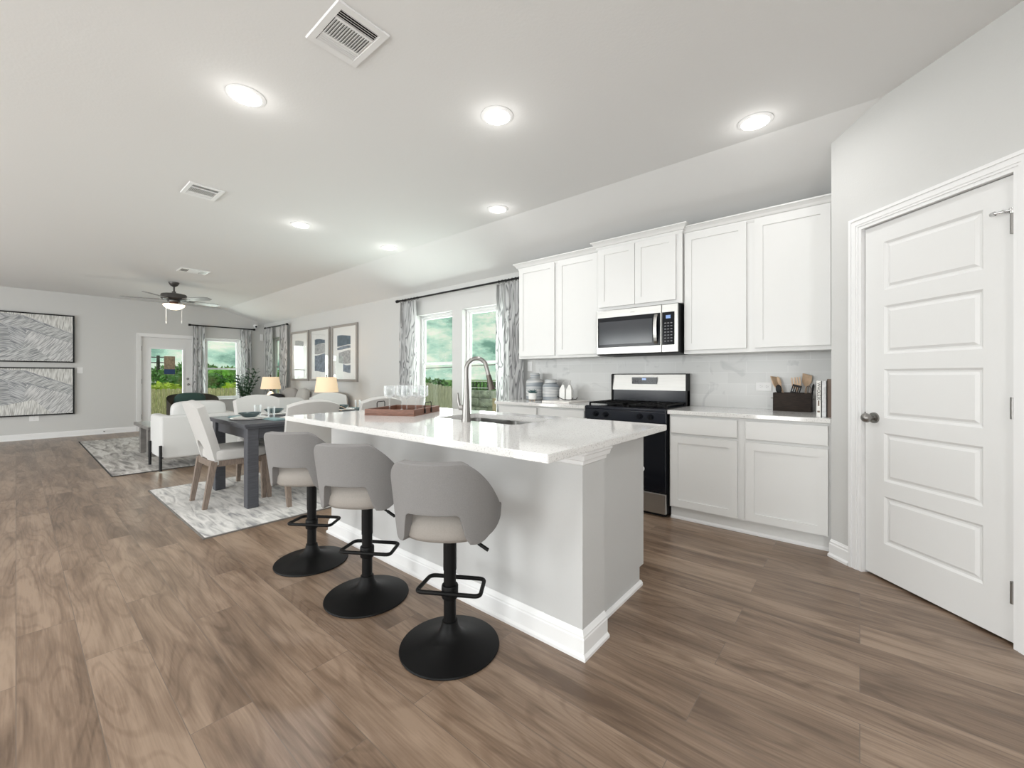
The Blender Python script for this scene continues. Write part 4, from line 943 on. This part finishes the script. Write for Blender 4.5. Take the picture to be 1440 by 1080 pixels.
pillow('taupe throw pillow at the left of the sofa, leaning on its back', (-8.98, 3.56, .475), R(8), 'fabric_taupe')
pillow('taupe throw pillow right beside the leftmost one on the sofa', (-8.50, 3.60, .47), R(-6), 'fabric_sofa')
pillow('black throw pillow at the far left arm of the sofa', (-9.10, 3.36, .475), R(25), 'cloth_black', 14, .34, .20)
# end tables + lamps
def endtable(label, loc):
    t = thing('end_table', label, 'side table', loc, 0, 'end tables beside the sofa')
    bm = B(); lathe(bm, [(0, .55), (.18, .55), (.185, .56), (.185, .575), (0, .58)], 36, caps=False); part('tabletop', bm, 'coffee_wood', t, True)
    bm = B(); cyl(bm, (0, 0, .01), (0, 0, .555), .02, .02, 14); part('pole', bm, 'black', t, True)
    bm = B(); lathe(bm, [(0, 0), (.16, 0), (.16, .012), (.02, .02)], 32, caps=False); part('base', bm, 'black', t, True)
    return t
def lamp(label, loc):
    t = thing('table_lamp', label, 'lamp', loc, 0, 'pair of table lamps by the sofa')
    bm = B(); lathe(bm, [(0, 0), (.075, 0), (.08, .015), (.05, .03), (.07, .08), (.085, .14), (.07, .20), (.03, .245), (.015, .26), (0, .26)], 32, caps=False); part('base', bm, 'ceramic_white', t, True)
    bm = B(); cyl(bm, (0, 0, .255), (0, 0, .58), .009, .009, 10); lathe(bm, [(.0, .255), (.016, .258), (.016, .31), (.0, .312)], 14, caps=False); ell(bm, (0, 0, .592), (.012, .012, .014), 2); part('stem', bm, 'black', t, True)
    bm = B(); lathe(bm, [(.19, .31), (.155, .565), (.150, .565), (.185, .31), (.19, .31)], 40, caps=False); part('lamp_shade', bm, 'shade', t, True, label='warm lit fabric shade')
    l = bpy.data.lights.new('bulb', 'POINT'); l.energy = 9; l.color = (1, .74, .46); l.shadow_soft_size = .04
    o = bpy.data.objects.new('bulb', l); o.location = (loc[0], loc[1], loc[2] + .43); C.objects.link(o)
    return t
endtable('round end table holding the left lamp, in front of the corner window', (-9.66, 3.50, .0)); endtable('round end table holding the right lamp, beside the sofa arm', (-7.03, 3.43, .0))
lamp('table lamp with lit beige shade, the left one by the corner window', (-9.66, 3.50, .58)); lamp('table lamp with lit beige shade, the right one below the framed prints', (-7.03, 3.43, .58))
# plant
pt = thing('potted_plant', 'leafy green plant in a tall grey planter in the far corner of the room', 'plant', (-10.95, 3.42, 0))
bm = B(); lathe(bm, [(0, 0), (.13, 0), (.17, .50), (.155, .50), (.14, .45), (0, .45)], 28, caps=False); part('planter', bm, 'coffee_wood', pt, True)
bm = B(); lathe(bm, [(0, .46), (.148, .46)], 20, caps=False); part('soil', bm, 'soil', pt)
rn = random.Random(11); lv = B(); stm = B()
for k in range(13):
    a = rn.uniform(0, 2 * PI); ln = rn.uniform(.45, .85); out = rn.uniform(.10, .34); pts = []
    for i in range(9):
        u = i / 8; pts.append(Vector((math.cos(a) * out * u ** 1.4, math.sin(a) * out * u ** 1.4, .45 + ln * u)))
    tube(stm, pts, .006, 6)
    for i in range(2, 9):
        for s in (-1, 1):
            c = pts[i]; d = Vector((math.cos(a + s * 1.1), math.sin(a + s * 1.1), .55)).normalized(); side = d.cross(Vector((0, 0, 1))).normalized() * .028; L = .12
            v = [lv.verts.new(q) for q in (c, c + d * L * .35 + side, c + d * L * .75 + side * .8, c + d * L - Vector((0, 0, .01)), c + d * L * .75 - side * .8, c + d * L * .35 - side)]
            lv.faces.new(v)
part('stems', stm, 'leaf_dark', pt, True); part('leaves', lv, 'leaf_dark', pt)

# ================================================================= WALL ART
def print_frame(x0, x1, z0, z1, label, shapes):
    w, h = x1 - x0, z1 - z0; t = thing('framed_print', label, 'picture', ((x0 + x1) / 2, W, z0), 0, 'three framed prints on the window wall')
    bm = B(); fw = .045; a, b = -w / 2, w / 2
    bx(bm, a, a + fw, -.04, -.001, 0, h, .003); bx(bm, b - fw, b, -.04, -.001, 0, h, .003); bx(bm, a + fw, b - fw, -.04, -.001, h - fw, h, .003); bx(bm, a + fw, b - fw, -.04, -.001, 0, fw, .003); part('frame', bm, 'fabric_taupe', t)
    bm = B(); bx(bm, a + fw, b - fw, -.022, -.004, fw, h - fw); mt = part('mat_board', bm, 'ceramic_white', t)
    for (u0, u1, v0, v1, m) in shapes:
        bm = B(); n = 10; P = []
        for i in range(n + 1): u = i / n; P.append((a + w * (u0 + (u1 - u0) * u), h * (v1 + .018 * math.sin(u * 3.1 + v1 * 9))))
        for i in range(n, -1, -1): u = i / n; P.append((a + w * (u0 + (u1 - u0) * u), h * (v0 + .012 * math.sin(u * 4 + v0 * 7))))
        prism(bm, P, 'y', -.0235, -.0218); part('print_shape', bm, m, mt)
    bm = B(); bx(bm, a + fw, b - fw, -.030, -.0285, fw, h - fw); part('glass', bm, 'pictureglass', t)
mat('ink_blue', (.10, .14, .18), .8, var=.3, vscale=12); mat('ink_grey', (.38, .39, .39), .8, var=.3, vscale=25); mat('ink_slate', (.20, .24, .29), .8, var=.4, vscale=18)
print_frame(-9.96, -9.08, 1.06, 2.155, 'framed print with one grey block and faint lines, leftmost of the three', [(.24, .72, .62, .80, 'ink_grey'), (.24, .72, .34, .58, 'book_grey'), (.20, .78, .20, .24, 'ink_grey')])
print_frame(-9.00, -8.14, 1.06, 2.155, 'framed print of stacked slate blue brush blocks, middle of the three', [(.24, .76, .70, .78, 'ink_blue'), (.24, .76, .52, .69, 'ink_grey'), (.24, .76, .18, .50, 'ink_slate')])
print_frame(-8.05, -7.09, 1.06, 2.155, 'framed print with a dark blue rounded block at top, rightmost and largest', [(.22, .74, .63, .80, 'ink_blue'), (.22, .74, .57, .61, 'ink_slate'), (.28, .74, .32, .53, 'ink_grey'), (.45, .74, .16, .30, 'ink_slate')])
def art(z0, z1, label, flip):
    y0, y1 = -1.05, .725; w, h = y1 - y0, z1 - z0; t = thing('framed_artwork', label, 'picture', (XF, (y0 + y1) / 2, z0), R(90), 'pair of wide framed artworks on the far wall')
    bm = B(); a, b = -w / 2, w / 2; fw = .022; d = .045
    bx(bm, a, a + fw, -d, -.001, 0, h); bx(bm, b - fw, b, -d, -.001, 0, h); bx(bm, a + fw, b - fw, -d, -.001, h - fw, h); bx(bm, a + fw, b - fw, -d, -.001, 0, fw); part('frame', bm, 'black', t)
    bm = B(); bx(bm, a + fw, b - fw, -.030, -.002, fw, h - fw); cv = part('canvas', bm, 'hatch4', t)
    # patches in fractions of the visible right part; u measured from right edge in metres
    X = lambda u: b - u; 
    polys = [([(.90, .98), (.62, .96), (.02, .62), (.02, .02), (.98, .02), (1.2, .7)], 'hatch2', -.0315), ([(.75, .97), (.02, .60), (.02, .40), (.50, .66), (1.0, .80)], 'hatch1', -.0325),
             ([(.60, .66), (.02, .40), (.02, .02), (.45, .02), (.65, .20)], 'hatch3', -.0335), ([(1.7, .70), (.82, .69), (.78, .30), (1.1, .12), (1.7, .05)], 'hatch0', -.0345), ([(1.2, .12), (.52, .32), (.30, .02), (1.7, .02)], 'hatch4' if flip else 'hatch1', -.0355)]
    for P, m, y in polys:
        bm = B(); prism(bm, [(max(a + fw, X(u)), fw + (h - 2 * fw) * v) for u, v in P], 'y', y, -.0302); part('art_patch', bm, m, cv)
art(1.42, 2.325, 'wide black-framed grey hatched artwork, the upper of the pair', 0)
art(.435, 1.325, 'wide black-framed grey hatched artwork, the lower of the pair', 1)

# switches and outlets
def plate(name, label, loc, rz, w, h, kind):
    t = thing(name, label, 'switch' if 'switch' in name else 'outlet', loc, rz)
    bm = B(); bx(bm, -w / 2, w / 2, -.006, -.0005, -h / 2, h / 2, .002); part('cover_plate', bm, 'plastic_white', t)
    if kind == 'sw':
        n = max(1, round(w / .06) - 1) if w > .09 else 1
        for i in range(n): bm = B(); x = (i - (n - 1) / 2) * .046; bx(bm, x - .016, x + .016, -.010, -.006, -.032, .032, .001); part('rocker', bm, 'plastic_white', t)
    else:
        for s in (-1, 1):
            bm = B(); hz = w > h
            cx, cz = (s * .022, 0) if hz else (0, s * .022)
            bx(bm, cx - .014, cx + .014, -.008, -.006, cz - .014, cz + .014, .002); sk_ = part('socket', bm, 'plastic_white', t)
            bm = B()
            if hz: bx(bm, cx - .006, cx + .004, -.0085, -.0078, .005, .007); bx(bm, cx - .006, cx + .004, -.0085, -.0078, -.007, -.005); bx(bm, cx + .008, cx + .011, -.0085, -.0078, -.002, .002)
            else: bx(bm, -.007, -.005, -.0085, -.0078, cz - .004, cz + .006); bx(bm, .005, .007, -.0085, -.0078, cz - .004, cz + .006)
            part('slots', bm, 'label_dark', sk_)
plate('wall_outlet', 'white horizontal wall outlet on the backsplash beside the utensil crate', (-.62, W - .012, 1.078), 0, .118, .072, 'out')
plate('light_switch', 'white light switch on the wall between the right kitchen curtain and the jars', (-3.11, W, 1.285), 0, .072, .118, 'sw')
plate('light_switch', 'white light switch right of the black-framed artworks on the far wall', (XF, .80, 1.275), R(90), .08, .118, 'sw')
plate('wall_outlet', 'white double wall outlet below the lower black-framed artwork', (XF, .215, .395), R(90), .118, .118, 'out')

# ================================================================= COUNTER ITEMS
def jar(name, label, loc, prof, lid):
    t = thing(name, label, 'jar', loc, 0, 'striped lidded jars'); bm = B(); lathe(bm, prof, 40); part('body', bm, 'striped', t, True); bm = B(); lathe(bm, lid, 36); part('lid', bm, 'striped', t, True)
jar('ceramic_jar', 'tall grey-striped lidded ceramic jar behind the small succulent', (-2.93, 3.915, .89), [(.085, 0), (.098, .01), (.103, .10), (.103, .19), (.095, .225), (.065, .245)], [(.058, .245), (.060, .248), (.060, .30), (.052, .31)])
jar('ceramic_jar', 'shorter grey-striped lidded ceramic jar beside the white bottles', (-2.70, 3.915, .89), [(.085, 0), (.095, .01), (.096, .10), (.095, .165), (.085, .185), (.07, .19)], [(.066, .19), (.070, .194), (.070, .232), (.060, .24)])
sc = thing('succulent_pot', 'small white striped pot with a blue-green succulent in front of the jars', 'plant', (-2.83, 3.74, .89))
bm = B(); lathe(bm, [(.038, .012), (.045, .016), (.046, .085), (.042, .085), (.040, .075), (0, .075)], 32); part('pot', bm, 'ceramic_white', sc, True)
for k in range(3): bm = B(); cyl(bm, (.028 * math.cos(k * 2.1), .028 * math.sin(k * 2.1), 0), (.028 * math.cos(k * 2.1), .028 * math.sin(k * 2.1), .014), .006); part('foot', bm, 'utensil_wood', sc, True)
bm = B(); rn = random.Random(5)
for k in range(26):
    a = k * 2.4; el = .25 + .9 * (k / 26); d = Vector((math.cos(a) * math.cos(el), math.sin(a) * math.cos(el), math.sin(el))); cyl(bm, Vector((0, 0, .075)) + d * .005, Vector((0, 0, .075)) + d * (.07 if k < 20 else .055), .008, .001, 6)
part('leaves', bm, 'succulent', sc, True)
bm = B(); bx(bm, -2.60, -2.26, 3.60, 3.99, .89, .905, .003); single('marble_board', bm, 'marble', 'pale marble serving board under the two white bottles', 'serving board')
def bottle(label, loc):
    t = thing('oil_bottle', label, 'bottle', loc, R(10), 'white square bottles')
    bm = B(); loft_rect(bm, -.005, .005, -.005, .005, [(0, .022), (.004, .026), (.115, .026), (.155, .008), (.165, .007)], 1, 1, 1, 1); part('body', bm, 'ceramic_white', t)
    bm = B(); cyl(bm, (0, 0, .165), (0, 0, .18), .008, .006, 12); cyl(bm, (0, 0, .18), (.012, 0, .215), .004, .003, 8); part('pourer', bm, 'steel', t, True)
bottle('white square oil bottle with metal pourer, the left one on the marble board', (-2.50, 3.86, .905)); bottle('white square oil bottle with metal pourer, the right one on the marble board', (-2.415, 3.86, .905))
bm = B(); tube(bm, [(-2.545, 3.815, .95), (-2.53, 3.815, .935), (-2.47, 3.815, .912), (-2.40, 3.815, .910), (-2.36, 3.815, .915), (-2.345, 3.815, .935)], .004, 8)
tube(bm, [(-2.545, 3.90, .93), (-2.53, 3.905, .915), (-2.47, 3.905, .910), (-2.40, 3.905, .910), (-2.36, 3.905, .915), (-2.345, 3.905, .935)], .004, 8)
cyl(bm, (-2.47, 3.815, .911), (-2.47, 3.905, .911), .003, .003, 6); cyl(bm, (-2.375, 3.815, .912), (-2.375, 3.905, .912), .003, .003, 6)
single('wire_caddy', bm, 'iron', 'thin black wire caddy around the white bottles', 'caddy', smooth=True)
# crate
cr_ = thing('utensil_crate', 'dark wooden crate holding cooking utensils on the right countertop', 'crate', (-.41, 3.965, .89))
bm = B(); a, b, c, d = -.125, .125, -.065, .065
bx(bm, a, b, c, d, 0, .010); bx(bm, a, b, c, c + .010, .01, .145, .002); bx(bm, a, b, d - .010, d, .01, .145, .002); bx(bm, a, a + .010, c + .01, d - .01, .01, .145); bx(bm, b - .010, b, c + .01, d - .01, .01, .145); part('box', bm, 'crate_wood', cr_)
for s in (a - .004, b + .004):
    bm = B(); tube(bm, [(s, -.03, .10), (s + (.012 if s > 0 else -.012), -.03, .10), (s + (.012 if s > 0 else -.012), .03, .10), (s, .03, .10)], .004, 8); part('handle', bm, 'nickel', cr_, True)
def handle_pts(x, y, dx, h, dy=0): return (x, y, .903), (x + dx, y + dy, .903 + h)
def utensil(name, label, m, x, y, dx, h, head, dy=.0, spin=0):
    p, q = handle_pts(x, y, dx, h, dy); bm = B(); cyl(bm, p, q, .006, .0065, 10)
    ang = math.atan2(q[0] - p[0], q[2] - p[2]); hb = B(); head(hb); xf(hb, Matrix.Rotation(R(spin), 4, 'Z')); xf(hb, Matrix.Translation(q) @ Matrix.Rotation(ang, 4, 'Y'))
    me = bpy.data.meshes.new('tmp'); hb.to_mesh(me); hb.free(); bm.from_mesh(me); bpy.data.meshes.remove(me)
    single(name, bm, m, label, 'utensil', group='utensils in the dark crate', smooth=True)
def spoonhead(w=.026, l=.04): return lambda b_: ell(b_, (0, 0, l * .85), (w, .006, l), 2)
def forkhead(b_):
    bx(b_, -.030, .030, -.004, .004, 0, .035, .003)
    for k in range(4): bx(b_, -.030 + k * .0175, -.0225 + k * .0175 + .002, -.004, .004, .033, .085)
def turner(b_):
    for k in range(5): bx(b_, -.030 + k * .0135, -.0225 + k * .0135, -.003, .003, .010, .06)
    bx(b_, -.030, .0315, -.003, .003, 0, .014); bx(b_, -.030, .0315, -.003, .003, .056, .072)
def paddle(b_): prism(b_, [(-.012, 0), (.012, 0), (.032, .03), (.032, .085), (-.030, .10), (-.030, .03)], 'y', -.004, .004)
def whisk(b_):
    for k in range(4):
        a = k * PI / 4; tube(b_, [(math.cos(a) * .022 * math.sin(u), math.sin(a) * .022 * math.sin(u), .045 - .045 * math.cos(u)) for u in [2 * PI * j / 16 for j in range(16)]], .0012, 5, True)
utensil('wooden_spatula', 'wooden spatula leaning far left out of the dark crate', 'utensil_wood', -.475, 3.99, -.045, .17, paddle, 0, 62)
utensil('wooden_spoon', 'pale wooden spoon leaning left behind the black spoon', 'utensil_wood', -.44, 3.995, -.055, .19, spoonhead(.014, .04))
utensil('black_spoon', 'black cooking spoon at the left end of the dark crate', 'black', -.485, 3.935, -.012, .13, spoonhead(.022, .036))
utensil('slotted_turner', 'black slotted turner in the middle of the dark crate', 'black', -.43, 3.94, .035, .125, turner, 0, 0)
utensil('wooden_fork', 'wooden fork with four tines rising from the dark crate', 'utensil_wood', -.36, 3.945, -.02, .17, forkhead)
utensil('wooden_paddle', 'wide wooden paddle, the tallest tool, at the back of the dark crate', 'utensil_wood', -.335, 3.995, .012, .185, paddle, 0, 20)
utensil('whisk', 'small wire whisk at the right side of the dark crate', 'leg_wood', -.325, 3.94, .012, .10, whisk)
utensil('black_ladle', 'black curved ladle edge at the right end of the dark crate', 'black', -.305, 3.995, .02, .14, spoonhead(.008, .036))
# books
def book(label, x0, x1, y0, y1, h, m, text=None):
    t = thing('book', label, 'book', ((x0 + x1) / 2, y0, .8905), 0, 'books against the pantry wall end'); w = (x1 - x0) / 2
    bm = B(); bx(bm, -w, -w + .002, 0, y1 - y0, 0, h); bx(bm, w - .002, w, 0, y1 - y0, 0, h); bx(bm, -w, w, 0, .003, 0, h); part('cover', bm, m, t)
    bm = B(); bx(bm, -w + .002, w - .002, .003, y1 - y0 - .004, .004, h - .004); part('pages', bm, 'paper', t)
    if text:
        cu = bpy.data.curves.new('spine_title', 'FONT'); cu.body = text; cu.size = .026; cu.align_x = 'LEFT'; cu.align_y = 'CENTER'; cu.extrude = .0004
        tmp = bpy.data.objects.new('tmp_text', cu); C.objects.link(tmp); dg = bpy.context.evaluated_depsgraph_get(); me = bpy.data.meshes.new_from_object(tmp.evaluated_get(dg)); bpy.data.objects.remove(tmp)
        o = bpy.data.objects.new('spine_title', me); C.objects.link(o); me.materials.clear(); me.materials.append(M['label_dark']); o.parent = t
        o.matrix_local = Matrix.Translation((0, -.0006, h - .012)) @ Matrix.Rotation(R(90), 4, 'X') @ Matrix.Rotation(R(-90), 4, 'Z')
        bm = B(); bx(bm, -w * .3, w * .3, -.0006, .0002, .075, h - .135); bx(bm, -w * .5, w * .5, -.0006, .0002, .03, .042); part('spine_print', bm, 'label_dark' if False else 'book_brown', t)
book('white cookbook with black spine lettering beside the utensil crate', -.229, -.200, 3.50, 3.70, .245, 'paper', 'WHOLE30')
book('pale grey marbled cookbook, the middle one of three', -.198, -.172, 3.50, 3.70, .245, 'book_grey')
book('brown and cream book against the pantry wall, mostly hidden', -.170, -.146, 3.52, 3.71, .257, 'book_brown')

# ================================================================= OUTSIDE
bm = B(); bx(bm, -120, 80, W + .16, 120, -.45, -.40); bx(bm, -120, XF - .16, -80, W + .16, -.45, -.40); single('lawn', bm, 'grass', 'green lawn outside beyond the house windows', 'lawn')['kind'] = 'stuff'
bm = B(); bx(bm, -15.2, XF - .16, -1, 5.6, -.40, -.03); single('patio_slab', bm, 'patio', 'pale concrete patio outside the glass door', 'patio')
pr = thing('patio_cover', 'white patio cover above the slab outside the glass door', 'patio cover', (0, 0, 0))
bm = B(); bx(bm, -15.0, XF - .16, -1, 5.2, 2.42, 2.55); part('roof', bm, 'trim', pr)
bm = B(); bx(bm, -15.0, XF - .16, 5.17, 5.23, 2.33, 2.56); bx(bm, -15.05, -15.0, -1, 5.23, 2.33, 2.56); part('fascia', bm, 'patio', pr)
for y in (-.9, 5.1): bm = B(); bx(bm, -15.0, -14.86, y - .07, y + .07, -.03, 2.42); part('post', bm, 'trim', pr)
def fence(label, p0, p1, zt0, zt1, zb, m, pw_=.14):
    p0 = Vector(p0); p1 = Vector(p1); L = (p1 - p0).length; n = int(L / pw_); ang = math.atan2(p1.y - p0.y, p1.x - p0.x)
    t = thing('wooden_fence', label, 'fence', (p0.x, p0.y, 0), ang)
    n = min(n, 95)
    for i in range(n):
        zt = zt0 + (zt1 - zt0) * i / n + .012 * math.sin(i * 2.1); bm = B(); x = i * L / n; w = L / n - .012
        prism(bm, [(x, zb), (x + w, zb), (x + w, zt - .04), (x + w * .8, zt), (x + w * .2, zt), (x, zt - .04)], 'y', 0, .018); part('picket', bm, m, t)
    bm = B(); bx(bm, 0, L, .018, .055, zb + .3, zb + .39); part('rail', bm, m, t)
fence('dog-ear wooden fence outside the left kitchen window', (-9.7, 6.9), (-7.05, 6.5), 1.09, .88, -.4, 'fence_wood')
fence('brown wooden fence beyond the patio, seen through the far window', (-19.5, -2.5), (-19.5, 10.0), .72, .66, -.4, 'fence_brown', .14)
# stone wall
sw = thing('stone_wall', 'rough grey stone retaining wall outside the right kitchen window', 'wall', (-7.86, 7.5, 0), R(2)); rn = random.Random(9)
rowz = -.4; k = 0
while rowz < .80:
    h_ = rn.uniform(.17, .26); x = 0
    while x < .75:
        w_ = rn.uniform(.28, .55); bm = B(); bx(bm, x + .012, x + w_ - .012, rn.uniform(-.03, .02), .3, rowz + .01, rowz + h_ - .01, .03, 2); part('stone', bm, 'stone', sw, True); x += w_
    rowz += h_
bm = B(); bx(bm, 0, .95, .05, .28, -.4, rowz - .02); part('mortar', bm, 'patio', sw)
rl = thing('iron_railing', 'dark iron railing on top of the stone wall outside', 'railing', (-7.86, 7.62, .82), R(2))
bm = B(); bx(bm, 0, 1.1, -.012, .012, .20, .225); bx(bm, 0, 1.1, -.012, .012, .03, .05); part('rail', bm, 'ceramic_white', rl)
for i in range(9): bm = B(); bx(bm, .02 + i * .125, .02 + i * .125 + .018, -.009, .009, .0, .22); part('baluster', bm, 'iron', rl)
bm = B(); bx(bm, -6.86, -6.72, 7.45, 7.6, -.4, .62); single('wooden_post', bm, 'utensil_wood', 'tan wooden post at the right end of the stone wall outside', 'post')
def leafcloud(c, r, n, sz, seed):
    rn = random.Random(seed); bm = B()
    blobs = [(Vector((rn.uniform(-.55, .55) * r[0], rn.uniform(-.55, .55) * r[1], rn.uniform(-.45, .5) * r[2])), rn.uniform(.35, .6)) for _ in range(9)]
    for i in range(n):
        bc_, br = blobs[i % 9]; d = Vector((rn.gauss(0, 1), rn.gauss(0, 1), rn.gauss(0, 1))).normalized(); q = Vector(c) + bc_ + Vector((d.x * r[0] * br, d.y * r[1] * br, d.z * r[2] * br)) * rn.uniform(.75, 1.05)
        u = Vector((rn.gauss(0, 1), rn.gauss(0, 1), rn.gauss(0, 1))).normalized(); v = u.cross(d).normalized(); s = sz * rn.uniform(.6, 1.3)
        bm.faces.new([bm.verts.new(q + u * s), bm.verts.new(q + v * s * .5), bm.verts.new(q - u * s), bm.verts.new(q - v * s * .5)])
    return bm
def tree(label, x, y, h, r, m, seed, name='tree', z0=-.4):
    t = thing(name, label, 'tree' if name == 'tree' else 'shrub', (x, y, z0), 0, 'trees beyond the yard' if name == 'tree' else 'shrubs outside')
    bm = B(); cyl(bm, (0, 0, 0), (0, 0, h * .55), .05 * r + .04, .03 * r + .02, 10); part('trunk', bm, 'bark', t, True)
    part('crown', leafcloud((0, 0, h * .58), (r, r, h * .45), 2600, .05 * r + .06, seed), m, t)
TR = [(-30, 3.4, 2.0, 2.0, 'leaf_tree', 'green tree beyond the fence, seen left in the patio door'), (-26, 6.0, 1.85, 1.7, 'leaf_hedge', 'dark green tree behind the notice on the patio door'), (-31, 9.6, 2.15, 2.3, 'leaf_tree', 'green tree between patio door and far window'),
      (-23, 7.6, 1.35, 1.3, 'leaf_yellow', 'bright yellow-green tree in the far window'), (-27, 12.2, 2.0, 2.0, 'leaf_tree', 'green tree at the right of the far window'), (-41, 8.6, 2.8, 2.6, 'leaf_hedge', 'tall dark tree furthest behind the patio fence'),
      (-22.5, 4.0, 1.25, 1.2, 'leaf_yellow', 'low yellowish tree in the patio door beyond the fence')]
for i, (x, y, h, r, m, l) in enumerate(TR): tree(l, x, y, h, r, m, 20 + i)
HD = [(-16.5, 13.5, 'dense green shrub above the fence at the left kitchen window'), (-14.0, 13.0, 'dense green shrub above the fence at the right edge of the left kitchen window'), (-11.6, 13.5, 'dense green shrub hidden partly by the window post'), (-9.6, 13.0, 'dense green shrub above the stone wall'), (-7.6, 13.2, 'dense green shrub right above the stone wall behind the faucet')]
for i, (x, y, l) in enumerate(HD): tree(l, x, y, 1.45, 1.5, 'leaf_hedge', 40 + i, 'shrub')
def pole(label, x, y, h):
    t = thing('utility_pole', label, 'utility pole', (x, y, -.4)); bm = B(); cyl(bm, (0, 0, 0), (0, 0, h), .13, .09, 10); part('pole', bm, 'pole_wood', t, True)
    bm = B(); a = R(60); 
    for z in (h - .12, h - .5): beam_ = tube(bm, [(-.6 * math.cos(a), -.6 * math.sin(a), z), (.6 * math.cos(a), .6 * math.sin(a), z)], .04, 6)
    part('crossarm', bm, 'pole_wood', t)
pole('dark utility pole seen through the patio door', -38, 6.45, 3.0); pole('dark utility pole seen through the far window', -36, 12.9, 2.9); pole('utility pole seen right of the faucet through the kitchen window', -14.8, 20.5, 2.35)
bm = B(); tube(bm, [(-60, 32, 1.6), (-14.8, 20.5, 2.0), (10, 14, 1.6)], .03, 5); single('power_line', bm, 'pole_wood', 'dark power line crossing low in the kitchen windows', 'power line')
